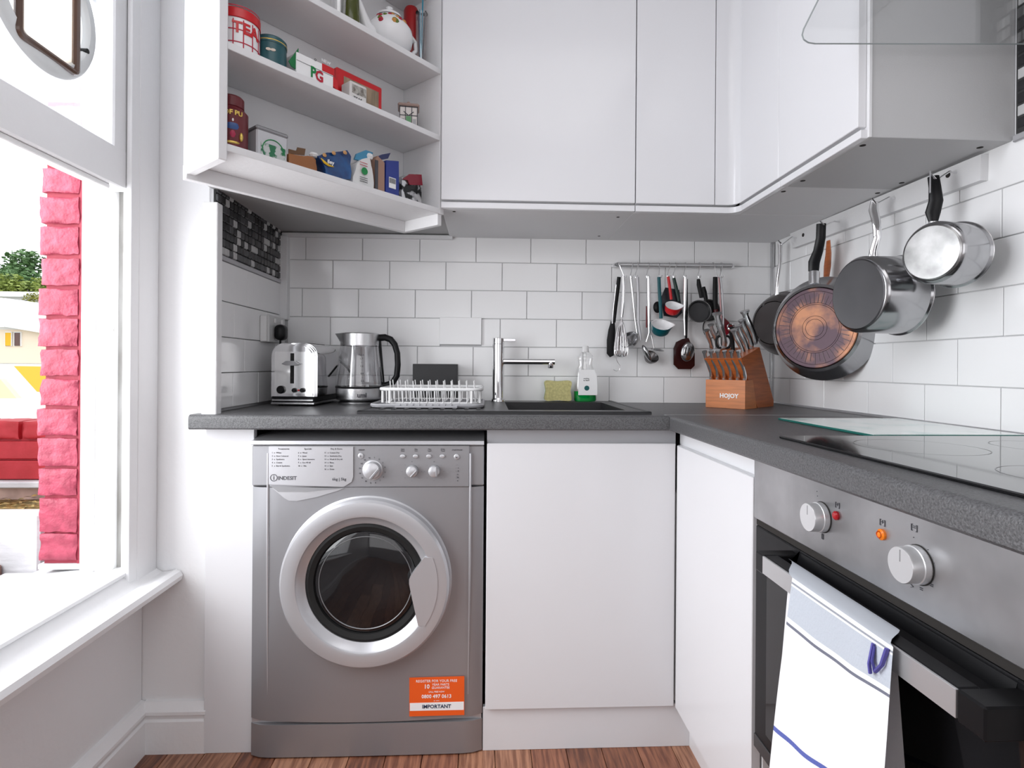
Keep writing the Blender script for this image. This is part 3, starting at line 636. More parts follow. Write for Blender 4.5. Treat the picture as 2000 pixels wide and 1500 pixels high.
g = G(); a, b, c_, d_, t = BX0+.002, BX1-.002, BY0+.002, BY1-.002, .005
g.box(a, a+t, c_, d_, .73, z1-.0005); g.box(b-t, b, c_, d_, .73, z1-.0005); g.box(a, b, c_, c_+t, .73, z1-.0005); g.box(a, b, d_-t, d_, .73, z1-.0005); g.box(a, b, c_, d_, .722, .73)
ob('basin', g, M_comp, sk2)
g = G()
for i in range(9): g.box(-.30+i*.034, -.288+i*.034, 1.60, 1.97, z1-.001, z1+.002, .001)
ob('drainer_ridge', g, M_comp, sk2)
# tap
tp = at(973, 788, Z=WZ+.0065); tx, ty = at(973, 720, Y=1.985).x, 1.985; TZ = lambda py: at(973, py, Y=1.985).z
tap = thing('mixer_tap', 'tall chrome mixer tap with a straight sideways spout', 'tap', (tx, ty, WZ+.0065))
T = Matrix.Translation((tx, ty, 0)); zt = TZ(660)
g = G(); g.lathe([(.025, WZ+.0066), (.025, WZ+.012), (.0225, WZ+.016), (.0205, WZ+.02), (.0205, TZ(672)-.001), (.019, TZ(672)), (.0205, TZ(672)+.001), (.0205, zt-.002), (.018, zt), (0, zt)], 32, T); ob('column', g, M_chrome, tap)
sp1 = at(1083, 707, Y=ty).x; zs = TZ(706)
g = G(); g.tube([(tx+.015, ty, zs), (sp1, ty-.004, zs)], .0105, 20); g.lathe([(.0095, -.022), (.0105, -.02), (.0105, .0), (.0, .0)], 16, Matrix.Translation((sp1-.014, ty-.004, zs))); ob('spout', g, M_chrome, tap)
g = G(); g.box(tx+.01, at(1007, 663, Y=ty).x, ty-.010, ty+.010, TZ(667), TZ(661), .001); ob('lever', g, M_steel, tap)

# ------------------------------------------------------------------ dish rack
M_wire = mat('white_coated_wire', (.80, .80, .80), .35); M_tray = mat('grey_plastic_tray', (.40, .40, .42), .4)
rk = thing('dish_rack', 'white wire dish rack standing empty on the drainer', 'dish rack', (-.17, 1.8, WZ+.0196))
rx0, rx1 = at(741, 762, Y=1.68).x, at(941, 765, Y=1.68).x; ry0, ry1 = 1.68, 1.93
zr, zb2 = .962, .921
def loop(x0, x1, y0, y1, z, r=.03): return [(x, y, z) for x, y in rrect(x0, x1, y0, y1, r, 4)]
g = G(); g.tube(loop(rx0, rx1, ry0, ry1, zr), .0052, 8, closed=True); ob('top_rim', g, M_wire, rk)
g = G(); g.tube(loop(rx0+.012, rx1-.012, ry0+.012, ry1-.012, zb2), .0028, 6, closed=True); ob('bottom_rim', g, M_wire, rk)
n = 12
for i in range(n):
    x = rx0+.02+(rx1-rx0-.04)*i/(n-1)
    g = G(); g.tube([(x, ry0, zr), (x, ry0+.010, zb2), (x, ry0+.09, zb2), (x-.006, ry0+.10, zr+.022)], .0018, 6); ob('plate_wire', g, M_wire, rk)
    g = G(); g.tube([(x, ry1, zr), (x, ry1-.010, zb2), (x, ry1-.09, zb2), (x-.006, ry1-.10, zr+.024)], .0018, 6); ob('plate_wire', g, M_wire, rk)
for x, y in ((rx0+.006, ry0+.02), (rx1-.006, ry0+.02), (rx0+.006, ry1-.02), (rx1-.006, ry1-.02), (rx0+.03, ry0), (rx1-.03, ry0)):
    g = G(); g.tube([(x, y, zr), (x, y, WZ+.0195)], .0038, 8); ob('corner_leg', g, M_wire, rk)
dt = thing('drip_tray', 'grey ribbed plastic drip tray under the dish rack', 'tray', (-.18, 1.8, WZ+.0085))
zt_ = WZ+.0088
g = G(); g.prism(rrect(rx0-.022, rx1+.004, ry0-.03, ry1+.01, .03, 4), zt_, zt_+.004); g.tube(loop(rx0-.022, rx1+.004, ry0-.03, ry1+.01, zt_+.006), .0045, 6, closed=True); ob('tray_base', g, M_tray, dt)
tx0, tx1 = at(772, 800, Y=1.645).x, at(893, 800, Y=1.645).x
g = G(); g.prism([(tx0, 1.638), (tx1, 1.638), (tx1-.012, 1.72), (tx0+.012, 1.72)], zt_+.0005, zt_+.006); ob('pour_spout', g, M_tray, dt)
for i in range(9):
    x = tx0+.012+(tx1-tx0-.03)*i/8
    g = G(); g.box(-.0022, .0022, 0, .075, zt_+.006, zt_+.0095, .0012, Matrix.Translation((x, 1.642, 0)) @ Matrix.Rotation(-.32, 4, 'Z')); ob('rib', g, mat('grey_rib', (.45, .45, .47), .4) if i == 0 else bpy.data.materials['grey_rib'], dt)
# black caddy
x0, x1 = at(806, 730, Y=1.965).x, at(893, 730, Y=1.965).x; zc1 = at(850, 711, Y=1.965).z
g = G(); zz = WZ+.0069
g.box(x0, x1, 1.965, 1.969, zz, zc1, .001); g.box(x0, x1, 2.026, 2.030, zz, zc1, .001); g.box(x0, x0+.004, 1.966, 2.029, zz, zc1, .001); g.box(x1-.004, x1, 1.966, 2.029, zz, zc1, .001); g.box(x0, x1, 1.966, 2.029, zz, zz+.004)
solo('sink_caddy', g, mat('matt_black_metal', (.018, .018, .02), .5), 'plain matt black upright caddy behind the dish rack', 'caddy')
# sponge
sc = at(1090, 786, Z=WZ+.0066); 
def wst(u): return .028-.006*math.sin(u*PI)
P = []
a = at(1062, 745, Y=1.985); b = at(1118, 745, Y=1.985); cxs, hw_ = (a.x+b.x)/2, (b.x-a.x)/2; z0_, z1_ = WZ+.0068, at(1090, 742, Y=1.985).z; hh = (z1_-z0_)/2; zm = (z0_+z1_)/2
for i in range(32):
    t = 2*PI*i/32; cx_, cz_ = math.cos(t), math.sin(t); X_ = (abs(cx_)**.35)*(1 if cx_ > 0 else -1); Z_ = (abs(cz_)**.35)*(1 if cz_ > 0 else -1)
    P.append((cxs+hw_*X_*(1-.0*Z_*Z_)*(1-.16*(1-Z_*Z_)**2), zm+hh*Z_*(1-.13*(1-X_*X_)**2)))
g = G(); g.prism(P, 0, .022, frame((0, 1.998, 0), (1, 0, 0), (0, 0, 1), (0, -1, 0)))
spn = thing('sponge', 'yellow-green hourglass sponge standing by the basin', 'sponge', (cxs, 1.985, z0_))
ob('foam', g, mat('yellow_green_foam', (.62, .57, .26), .9, bump=.8, bscale=180, var=.25, vscale=120), spn)
g = G(); g.prism(P, 0, .007, frame((0, 2.006, 0), (1, 0, 0), (0, 0, 1), (0, -1, 0))); ob('scouring_pad', g, mat('green_scourer', (.25, .40, .06), .9, bump=.8, bscale=300), spn)
# washing-up liquid bottle
bx, by_ = at(1143, 730, Y=2.0).x, 2.0; BZ = lambda py: at(1143, py, Y=2.0).z
bo = thing('washing_up_bottle', 'clear washing-up liquid bottle with green liquid and white label', 'bottle', (bx, by_, WZ+.0066))
zb0 = WZ+.0067; pr = [(0, zb0), (.036, zb0), (.040, zb0+.006), (.0405, zb0+.05), (.034, BZ(722)), (.026, BZ(712)), (.0305, BZ(703)), (.031, BZ(697)), (.018, BZ(688)), (.010, BZ(685)), (.010, BZ(682))]
TB = Matrix.Translation((bx, by_, 0)) @ Matrix.Diagonal((1, .6, 1, 1))
g = G(); g.lathe(pr, 32, TB, cap=False); ob('bottle_body', g, M_glass, bo)
g = G(); zl_ = BZ(764); g.lathe([(0, zb0+.001), (.0355, zb0+.001), (.0392, zb0+.006), (.0396, zl_), (0, zl_)], 32, TB, cap=False); ob('green_liquid', g, mat('green_liquid', (.0, .30, .05), .1), bo)
g = G(); g.lathe([(.0115, BZ(687)), (.0115, BZ(677)), (.008, BZ(675)), (0, BZ(675))], 20, TB, cap=False); g.lathe([(.013, BZ(688)), (.013, BZ(685)), (0, BZ(685))], 20, TB, cap=False); ob('cap', g, mat('translucent_white_cap', (.75, .75, .75), .3), bo)
g = G(); g.tube([(bx, by_, BZ(686)), (bx+.001, by_, zb0+.01)], .0022, 6); ob('dip_tube', g, M_white, bo)
lb = [(at(px, py, Y=by_).x, at(px, py, Y=by_).z) for px, py in ((1131, 722), (1158, 722), (1163, 735), (1164, 771), (1127, 771), (1128, 735))]
ML2 = frame((0, by_-.0245, 0), (1, 0, 0), (0, 0, 1), (0, -1, 0)); g = G(); g.prism(lb, 0, .0012, ML2); lbo = ob('label', g, M_print, bo)
mk = lambda px, py, o_: Matrix.Translation(at(px, py, Y=by_-.0245)+Vector((0, -o_, 0))) @ Matrix.Rotation(PI/2, 4, 'X')
g = G(); g.lathe([(.0088, 0), (.0088, .0016), (0, .0016)], 20, mk(1146, 758, 0), cap=False); ob('label_emblem', g, mat('dark_teal_print', (.0, .10, .10), .5), lbo)
lettering('washing\nup liquid', .0062, mk(1145, 741, .0016), M_ink, lbo)

# ------------------------------------------------------------------ toaster
to = thing('toaster', 'polished chrome two-slice toaster beside the kettle', 'toaster', (-.60, 1.92, WZ))
Tw, Tl = .122, .235; Tc = at(571, 795, Y=1.80); MT = Matrix.Translation((Tc.x, 1.80, WZ)) @ Matrix.Rotation(R_(-4), 4, 'Z')
zt = .198
def arch(hw, z0, z1, r, n=8):
    return [(-hw, z0), (hw, z0), (hw, z1-r)]+[(hw-r+r*math.cos(PI/2*i/n), z1-r+r*math.sin(PI/2*i/n)) for i in range(1, n+1)]+[(-hw+r-r*math.sin(PI/2*i/n), z1-r+r*math.cos(PI/2*i/n)) for i in range(0, n+1)]
MTy = MT @ frame((0, 0, 0), (1, 0, 0), (0, 0, 1), (0, -1, 0))      # local x across, y up, z towards the viewer
hwT = Tw/2
g = G(); g.prism(arch(hwT+.012, .032, zt, .045), -Tl+.02, -.018, MTy); ob('shell', g, M_chrome, to)
for zz_, gr in ((-.016, .012), (-.010, .010), (-.004, .007)):
    g = G(); A = arch(hwT+gr, .03, zt-.012+gr, .042); g.prism(A, zz_-.004, zz_+.001, MTy); ob('end_band', g, M_chrome, to)
g = G(); g.prism(arch(hwT+.002, .033, zt-.010, .038), -.004, .003, MTy); fp = ob('end_plate', g, M_chrome, to)
g = G(); g.prism(arch(hwT-.006, .040, zt-.028, .006), .002, .0045, MTy); ob('front_panel', g, mat('mirror_front_panel', (.9, .9, .9), .12, metal=.85), to)
def tq(px, py): p = MT.inverted() @ at(px, py, Y=1.80); return p.x, p.z
lx = tq(572, 700)[0]
g = G(); g.box(lx-.006, lx+.006, tq(572, 749)[1], tq(572, 690)[1], .004, .0052, .001, MTy); ob('lever_slot', g, M_rub, to)
g = G(); g.prism([(lx-.026, .0+tq(572, 711)[1]), (lx-.012, tq(572, 705)[1]), (lx+.012, tq(572, 705)[1]), (lx+.026, tq(572, 711)[1]), (lx+.012, tq(572, 714)[1]), (lx-.012, tq(572, 714)[1])], .008, .024, MTy); ob('lever', g, M_darksil, to)
for px, py, r, nm, m in ((550, 761, .0125, 'browning_knob', M_black), (577, 762, .0072, 'button', M_black), (593, 762, .0072, 'button', M_black)):
    x_, z_ = tq(px, py); g = G(); g.lathe([(r, 0), (r, .007), (r*.8, .010), (0, .010)], 20, MTy @ Matrix.Translation((x_, z_, .0045)), cap=False); ob(nm, g, m, to)
x_, z_ = tq(585, 762); g = G(); g.lathe([(.003, 0), (.003, .002), (0, .002)], 12, MTy @ Matrix.Translation((x_, z_, .0045)), cap=False); ob('red_light', g, M_red, to)
g = G(); g.box(-hwT-.006, hwT+.006, .012, .0315, -Tl+.015, -.001, .003, MTy); ob('base', g, M_black, to)
g = G(); g.box(-hwT-.004, hwT+.004, .016, .022, -.004, .001, .001, MTy); g.box(-hwT-.007, hwT+.007, .0055, .012, -Tl+.015, -.0, .001, MTy); ob('base_strip', g, M_steel, to)
for a_, b_ in ((-1, -.02), (1, -.02), (-1, -.20), (1, -.20)): g = G(); g.lathe([(.007, .0005), (.008, .006), (0, .006)], 12, MTy @ Matrix.Translation((a_*.045, 0, b_)) @ Matrix.Rotation(-PI/2, 4, 'X')); ob('foot', g, M_rub, to)
g = G()
for a_ in (-.022, .022): g.box(a_-.012, a_+.012, zt-.001, zt+.0008, -Tl+.05, -.05, 0, MTy)
ob('bread_slot', g, M_dark, to)

# ------------------------------------------------------------------ kettle
ky = 1.93; kx = at(703, 760, Y=ky).x; KZ = lambda py: at(703, py, Y=ky).z; kr = lambda p: p/1110*ky*.985
ke = thing('kettle', 'glass and steel kettle with a black loop handle', 'kettle', (kx, ky, WZ)); TK = Matrix.Translation((kx, ky, 0))
g = G(); g.lathe([(0, WZ), (kr(40), WZ), (kr(41), WZ+.004), (kr(41), KZ(784)), (kr(38), KZ(783))], 48, TK, cap=False); ob('power_base', g, M_steel, ke)
g = G(); g.lathe([(kr(38), KZ(783.5)), (kr(38), KZ(780))], 40, TK, cap=False); ob('base_gap', g, M_black, ke)
g = G(); g.lathe([(kr(41), KZ(780.5)), (kr(45), KZ(778)), (kr(46), KZ(760)), (kr(46), KZ(758)), (kr(45), KZ(757)), (0, KZ(757))], 48, TK, cap=False); ob('lower_body', g, M_steel, ke)
g = G(); g.lathe([(kr(46), KZ(757)), (kr(46.5), KZ(751)), (kr(38), KZ(676)), (kr(37.5), KZ(674))], 48, TK, cap=False); gl = ob('glass_jug', g, M_kglass, ke)
g = G(); g.lathe([(kr(46.5), KZ(757)), (kr(47), KZ(755.5)), (kr(46.5), KZ(754))], 48, TK, cap=False); ob('seal_ring', g, M_black, ke)
ot = kr(37.7)
g = G(); g.lathe([(ot, KZ(676)), (ot, KZ(653)), (ot*.97, KZ(651.5)), (ot*.9, KZ(651)), (0, KZ(650.5))], 48, TK, cap=False)
sl = kr(49)
vs = [(-ot*.72, -ot*.70, KZ(672)), (-ot*.72, ot*.70, KZ(672)), (-ot*.93, 0, KZ(675)), (-sl, 0, KZ(652)), (-ot*.72, -ot*.70, KZ(652)), (-ot*.72, ot*.70, KZ(652))]
g.add(vs, [[0, 2, 3, 4], [2, 1, 5, 3], [4, 3, 5]], TK); ob('collar_and_spout', g, M_steel, ke)
hp_ = [(740, 660), (752, 659), (763, 663), (771, 673), (776, 690), (777, 712), (775, 734), (767, 747), (756, 752), (748, 753)]
g = G(); g.tube([at(px, py, Y=ky) for px, py in hp_], [.012, .0115, .011, .0105, .010, .010, .010, .0105, .011, .010], 12, side=(0, 1, 0)); hd_ = ob('handle', g, M_black, ke)
g = G(); g.tube([at(741, 665, Y=ky), at(748, 752, Y=ky)], .006, 8); ob('handle_strap', g, M_black, ke)
M = TK @ Matrix.Rotation(R_(14), 4, 'Z')
for i in range(8): lettering(['MAX', '1.7', '-', '1.2', '-', '0.8', '-', '0.5'][i], .0085, Matrix.Translation((kx+.018+i*.001, ky-kr(38.5+i*.9)-.0005, KZ(694+i*7))) @ Matrix.Rotation(PI/2, 4, 'X'), M_ink, gl)
g = lettering('umi', .021, Matrix(), M_ink, None, ext=.0006, bold=.0006); rk_ = kr(46)+.0012; g.v = [Vector((kx+(rk_+v.z)*math.cos(-PI/2+.30+v.x/rk_), ky+(rk_+v.z)*math.sin(-PI/2+.30+v.x/rk_), KZ(770)+v.y)) for v in g.v]; ob('lettering', g, M_ink, ke)
g = G(); g.tube([(kx-kr(42), ky+.02, WZ+.003), (kx-.12, ky+.07, WZ+.003), (kx-.09, ky+.10, WZ+.05)], .003, 6); 
# cable between socket and toaster
# ------------------------------------------------------------------ socket, switch and plug
s0, s1 = at(519, 640, X=XL), at(547, 640, X=XL)
so = thing('wall_socket', 'white surface-mounted double wall socket above the toaster', 'socket', (XL, 1.9, 1.09))
ya, yb_ = 1.845, 1.985; xo = XL+.028
def zx(px, py): return at(px, py, X=XL+.028).z
za, zb_ = at(519, 667, Y=1.845).z, at(519, 615, Y=1.845).z
g = G(); g.box(XL+.0055, xo, ya, yb_, za, zb_, .003); ob('back_box', g, M_white, so)
g = G(); g.box(xo, xo+.008, ya-.001, yb_+.001, za-.001, zb_+.001, .002); ob('faceplate', g, mat('grey_white_faceplate', (.6, .6, .6), .3), so)
for yy in (ya+.045, yb_-.035): g = G(); g.box(xo+.008, xo+.012, yy-.006, yy+.006, zb_-.022, zb_-.008, .001); ob('rocker_switch', g, M_white, so)
pl = thing('plug', 'rounded black plug pushed into the wall socket', 'plug', (xo+.01, ya+.06, za+.02))
g = G(); g.box(xo+.0085, xo+.043, ya+.03, ya+.082, za+.006, za+.058, .016, seg=4); ob('plug_body', g, M_black, pl)
g = G(); zz0 = za+.01; g.tube([(xo+.024, ya+.055, zz0), (xo+.02, ya+.06, zz0-.05), (xo+.022, ya+.09, WZ+.07), (xo+.03, ya+.11, WZ+.01)], .0035, 8); ob('cable', g, M_rub, pl)
# power lead seen looping between toaster and kettle
g = G(); g.tube([at(640, 730, Y=2.03), at(648, 715, Y=2.035), at(656, 702, Y=2.04), at(662, 704, Y=2.04), at(676, 716, Y=2.035), at(690, 735, Y=2.03)], .0035, 8); solo('power_lead', g, M_rub, 'black power lead looping up behind toaster and kettle', 'cable')
# ------------------------------------------------------------------ pan rail and pans on the right wall
XB_ = XR-.022
def rz(px, py): p = at(px, py, X=XB_); return (p.y, p.z)
bp = [rz(1543, 456), rz(1916, 301), rz(1915, 352), rz(1547, 485)]
g = G(); g.prism([(-y, z) for y, z in bp], .0, .017, frame((XR-.005, 0, 0), (0, -1, 0), (0, 0, 1), (-1, 0, 0)))
pr_ = thing('pan_rail', 'white painted timber rail screwed to the tiles above the pans', 'rail', (XR-.01, 1.5, 1.41))
ob('rail_board', g, M_shelf, pr_)
for px, py in ((1569, 459), (1852, 342)):
    y, z = rz(px, py); g = G(); g.lathe([(.006, 0), (.006, .0015), (0, .0015)], 12, frame((XB_, y, z), (0, -1, 0), (0, 0, 1), (-1, 0, 0))); ob('screw_cover', g, M_dark, pr_)
def phook(px, py, hx):
    y, z = rz(px, py); p0 = Vector((XB_+.002, y, z)); hxv = hx
    g = G(); g.tube([p0, p0+Vector((-.018, 0, .003)), Vector((hxv.x+.006, hxv.y*.6+y*.4, hxv.z-.004)), Vector((hxv.x-.002, hxv.y, hxv.z-.003)), Vector((hxv.x-.012, hxv.y, hxv.z+.008))], .0022, 8); return g
def pan(nm, label, cat, R, phi, rr, hgt, rb, mbody, mbase, hpts, hr, mh, ferr=None, tilt=0.0, lip=.003, hookpt=None, concentric=False, hflat=.55):
    a = Vector((-math.sin(phi), -math.cos(phi), tilt)).normalized(); M = axis(R, a)
    t = thing(nm, label, cat, R-Vector((0, 0, rr)))
    pr = [(rr-.003, .004), (rr+lip, -.001), (rr+lip, .002), (rr, .006)]
    if rb > rr*.9: pr += [(rb+.001, hgt-.008), (rb-.004, hgt-.001)]
    else: pr += [(rr*.93, hgt*.45), (rb+.008, hgt-.004)]
    g = G(); g.lathe(pr+[(rb-.006 if rb > rr*.9 else rb, hgt)], 64, M, cap=False); g.lathe([(rr-.004, .004), (rb-.004, hgt-.004), (0, hgt-.004)], 48, M, cap=False); ob('body', g, mbody, t)
    g = G(); g.lathe([(rr+lip-.0005, -.0015), (rr+lip+.001, .0), (rr+lip-.0005, .0015)], 64, M, cap=False); ob('rim', g, M_steel, t)
    g = G(); g.lathe([(rb-.002 if rb < rr*.9 else rb-.006, hgt-.0005), (rb-.004 if rb < rr*.9 else rb-.009, hgt+.0022), (0, hgt+.0022)], 64, M, cap=False); b = ob('base_disc', g, mbase, t)
    if concentric:
        mr = mat('dark_concentric_grooves', (.07, .04, .05), .4, metal=.3)
        for q_ in (.90, .62, .58, .30, .22):
            g = G(); g.lathe([(rb*q_, hgt+.002), (rb*q_-.0006, hgt+.0032), (rb*q_-.0014, hgt+.002)], 48, M, cap=False); ob('groove_ring', g, mr, b)
        g = G()
        for i in range(44):
            an = 2*PI*i/44; r0, r1 = (rb*.62, rb*(.82 if i % 2 else .88)); g.box(r0, r1, -.0012, .0012, hgt+.0018, hgt+.0032, 0, M @ Matrix.Rotation(an, 4, 'Z'))
        ob('radial_grooves', g, mr, b)
    g = G(); g.tube(hpts, hr, 12, flat=hflat, side=(1, -.6, 0)); h = ob('handle', g, mh, t)
    if ferr: g = G(); g.tube(ferr[0], ferr[1], 14); ob('ferrule', g, M_steel, t)
    return t
M_base1 = mat('scuffed_steel_base', (.62, .62, .62), .3, metal=.95, var=.5, vscale=14, detail=5)
M_base2 = mat('turned_steel_base', (.22, .22, .23), .3, metal=1, var=.2, vscale=5)
M_cop = mat('worn_copper_base', (.46, .20, .10), .42, metal=.3, col2=(.075, .038, .055), vscale=11, detail=8, contrast=(.44, .62))
M_pan = mat('mirror_steel_pan', (.42, .42, .43), .17, metal=1)
M_pangrey = mat('dark_satin_pan', (.10, .09, .09), .25, metal=.5)
# D: small milk pan
R = at(1868, 498, X=.985); X0 = .955
hp_ = [at(px, py, X=.985) for px, py in ((1823, 436), (1822, 415), (1828, 392), (1826, 365), (1823, 345))]
t = pan('milk_pan', 'small steel milk pan with black handle, hung highest on the rail', 'pan', R, R_(70), .065, .082, .0625, M_pan, M_base1, hp_, [.008, .0145, .0135, .0115, .011], M_black, ([at(1822, 446, X=.985), at(1823, 433, X=.985)], .0095), tilt=-.02)
g = G(); q0 = at(1823, 352, X=.972); g.tube([q0+Vector((-.012, -.006, .018)), q0+Vector((-.012, -.006, -.03))], .003, 8, flat=.5); ob('hanging_slot', g, M_silverl, t)
# C: deep saucepan
R = at(1757, 577, X=.985)
hp_ = [at(px, py, X=.985) for px, py in ((1706, 512), (1707, 490), (1714, 465), (1712, 435), (1706, 410), (1708, 393))]
t = pan('saucepan', 'deep steel saucepan with all-steel handle, hung between frying pan and milk pan', 'pan', R, R_(84), .092, .112, .089, M_pan, M_base2, hp_, [.014, .010, .009, .010, .011, .009], M_chrome, tilt=-.01)
# B: big frying pan
R = at(1607, 642, X=.985)
hp_ = [at(px, py, X=.955) for px, py in ((1589, 530), (1590, 512), (1598, 490), (1603, 465), (1604, 437))]
t = pan('frying_pan', 'large steel frying pan with copper-coloured ridged base and black handle', 'pan', R, R_(56), .148, .048, .118, M_pan, M_cop, hp_, [.014, .0155, .013, .0125, .0125], M_black, ([at(1590, 556, X=.95), at(1590, 532, X=.955)], .0145), concentric=True)
# A: dark pan in the corner
R = at(1530, 632, Y=1.935)
hp_ = [at(px, py, Y=1.93) for px, py in ((1517, 578), (1519, 545), (1524, 510), (1524, 476))]
t = pan('wok', 'dark pan with thin chrome handle hanging in the corner behind the knife block', 'pan', R, R_(62), .108, .06, .075, M_pangrey, M_pangrey, hp_, [.008, .006, .006, .008], M_chrome)
# red-backed pan and wooden spatula behind the frying pan
c = at(1606, 660, X=1.038); g = G(); g.lathe([(.125, 0), (.127, .006), (.10, .016), (0, .016)], 48, frame(c, (0, -1, 0), (0, 0, 1), (-1, 0, 0)))
t = thing('flat_pan', 'dark red-rimmed flat pan showing below the frying pan', 'pan', c-Vector((0, 0, .125))); ob('body', g, M_black, t)
g = G(); g.tube([c+Vector((-.005, .128*math.cos(2*PI*i/40), .128*math.sin(2*PI*i/40))) for i in range(40)], .003, 6, closed=True); ob('red_rim', g, mat('dark_red_enamel', (.2, .005, .008), .3), t)
g = G(); g.tube([at(px, py, X=1.02) for px, py in ((1613, 552), (1616, 520), (1618, 495), (1618, 470))], [.012, .017, .014, .009], 10, flat=.3, side=(0, 1, 0)); solo('wooden_spatula', g, M_woodd, 'brown wooden spatula tip behind the frying pan handle', 'spatula')
for px, py, hx, hy, XX, wh in ((1640, 434, 1610, 437, .955, 'big frying pan'), (1748, 388, 1712, 393, .985, 'deep saucepan'), (1868, 338, 1828, 346, .985, 'small milk pan'), (1556, 465, 1527, 474, .98, 'dark corner pan')):
    g = phook(px, py, at(hx, hy, X=XX)); solo('rail_hook', g, M_chrome, 'thin chrome hook on the white timber rail carrying the '+wh, 'hook', 'hooks on the pan rail')

# ------------------------------------------------------------------ utensil rail
YRL = 2.032; A_ = lambda px, py, y=2.012: at(px, py, Y=y)
ur = thing('utensil_rail', 'steel utensil rail fixed across the back wall tiles', 'rail', A_(1318, 518, YRL))
e0, e1 = A_(1206, 517, YRL), A_(1428, 519, YRL)
g = G(); g.tube([e0, e1], .0088, 16); ob('bar', g, mat('satin_rail_steel', (.66, .66, .67), .35, metal=.8), ur)
for e, s_ in ((e0, -1), (e1, 1)):
    g = G(); g.tube([e, e+Vector((s_*.006, .004, 0)), e+Vector((s_*.010, .0225, 0))], .0085, 12); ob('end_bracket', g, M_chrome, ur)
hooks = [(1209, 1218), (1234, 1231), (1245, 1240), (1266, 1262), (1286, 1287), (1307, 1303), (1319, 1314), (1338, 1335), (1366, 1363), (1393, 1400), (1409, 1407)]
for i, (hx, bx_) in enumerate(hooks):
    c = A_(hx, 518, YRL); b = A_(bx_, 539, 2.014); r = .0105
    P = [c+Vector((0, r*math.cos(t), r*math.sin(t))) for t in [R_(-30+25*k) for k in range(10)]]
    P += [b+Vector((.0, 0, .002)), b+Vector((.003, -.001, -.006)), b+Vector((.008, -.002, -.006)), b+Vector((.011, -.002, .002))]
    g = G(); g.tube(P, .0017, 6); solo('s_hook', g, M_chrome, 'steel S-hook on the wall rail holding the '+('black fish slice and whisk', 'curved ladle', 'sideways serving spoon', 'ladle with red-edged handle', 'teal measuring cup', 'red measuring cup', 'black spoon behind the red cup', 'slotted spoon', 'round mini pans', 'black and red handled utensil', 'slim steel tongs')[i], 'hook', 'S-hooks on the utensil rail')
b = [A_(px, py, 2.03) for px, py in ((1203, 699), (1206, 707), (1211, 714), (1210, 722), (1204, 725), (1198, 722))]
g = G(); g.tube(b, .0011, 6); solo('wire_hook', g, M_chrome, 'loose thin wire hook dangling below the whisk', 'hook')
UG = 'utensils on the wall rail'
def ut(nm, label, cat, p): return thing(nm, label, cat, p, 0, UG)
def strip(t, nm, pts, rs, m, y=2.012, flat=.35): g = G(); g.tube([A_(px, py, y) for px, py in pts], rs, 10, flat=flat, side=(1, 0, 0)); return ob(nm, g, m, t)
# 1 black spatula furthest from the pans
t = ut('fish_slice', 'black slotted turner with steel-edged handle, behind the whisk', 'utensil', A_(1196, 695))
strip(t, 'handle', ((1209, 541), (1207, 560), (1202, 600), (1199, 630)), [.007, .0075, .007, .006], M_black, 2.03); strip(t, 'steel_edge', ((1204, 556), (1199, 600), (1196, 632)), .0025, M_chrome, 2.03)
strip(t, 'blade', ((1197, 628), (1195, 645), (1193, 665), (1192, 690), (1195, 696)), [.007, .013, .015, .013, .008], M_black, 2.035, .2)
# 2 whisk
t = ut('balloon_whisk', 'steel balloon whisk with long wire loops', 'whisk', A_(1213, 697))
strip(t, 'handle', ((1217, 539), (1218, 560), (1217, 590), (1214, 620)), [.007, .0065, .0065, .0055], M_chrome, 2.0, .7)
g = G()
for k in range(7):
    an = PI*k/7; P = []
    for i in range(15):
        s = i/14*2-1; u = abs(s)  # 1 at neck, 0 at bottom
        w_ = .0355*math.sin(min(1, (1-u)*1.0)**.62*PI*.56)*(1 if s > 0 else -1)
        if u < .02: w_ = 0
        c = A_(1213.5, 0, 2.0); zt_a = A_(1214, 622, 2.0).z; zb_a = A_(1213, 697, 2.0).z
        q_ = (1-abs(s)); zz = zt_a+(zb_a-zt_a)*math.sin(q_*PI/2); ww = .033*math.sin(PI*min(1, q_)**.8)*(.0) 
        ang = q_*PI/2; rad = .0325*(math.sin(PI*q_**.9*.5)**.8)*(1-q_**3)**.5 if q_ < 1 else 0
        P.append(Vector((A_(1213.5, 660, 2.0).x+rad*math.cos(an)*(1 if s > 0 else -1), 2.0+rad*math.sin(an)*(1 if s > 0 else -1)*.5, zz)))
    g.tube(P, .0016, 6)
ob('wire_loops', g, M_chrome, t)
# 3 ladle with wide bowl behind whisk
t = ut('ladle', 'steel ladle with a wide bowl just beyond the whisk', 'ladle', A_(1232, 690))
strip(t, 'handle', ((1232, 540), (1235, 570), (1240, 620), (1245, 655)), [.0055, .0045, .004, .004], M_chrome, 2.02, .5)
g = G(); cb = A_(1228, 664, 2.018); g.lathe([(.0, -.026), (.022, -.021), (.034, -.008), (.037, .004), (.034, .004), (.030, -.008), (0, -.022)], 28, axis(cb, (-.55, -.55, .62)), cap=False); ob('bowl', g, M_pan, t)
# 4 spoon
t = ut('serving_spoon', 'steel serving spoon turned sideways beside the ladle', 'spoon', A_(1268, 712))
strip(t, 'handle', ((1245, 541), (1247, 580), (1247, 630), (1252, 665)), [.0055, .005, .0045, .004], M_silverl, 2.008, .5)
g = G(); g.ball((0, 0, 0), .010, .014, .034, 20, frame(A_(1263, 690, 2.0), (.86, 0, .45), (0, 1, 0), (-.45, 0, .86))); ob('bowl', g, M_pan, t)
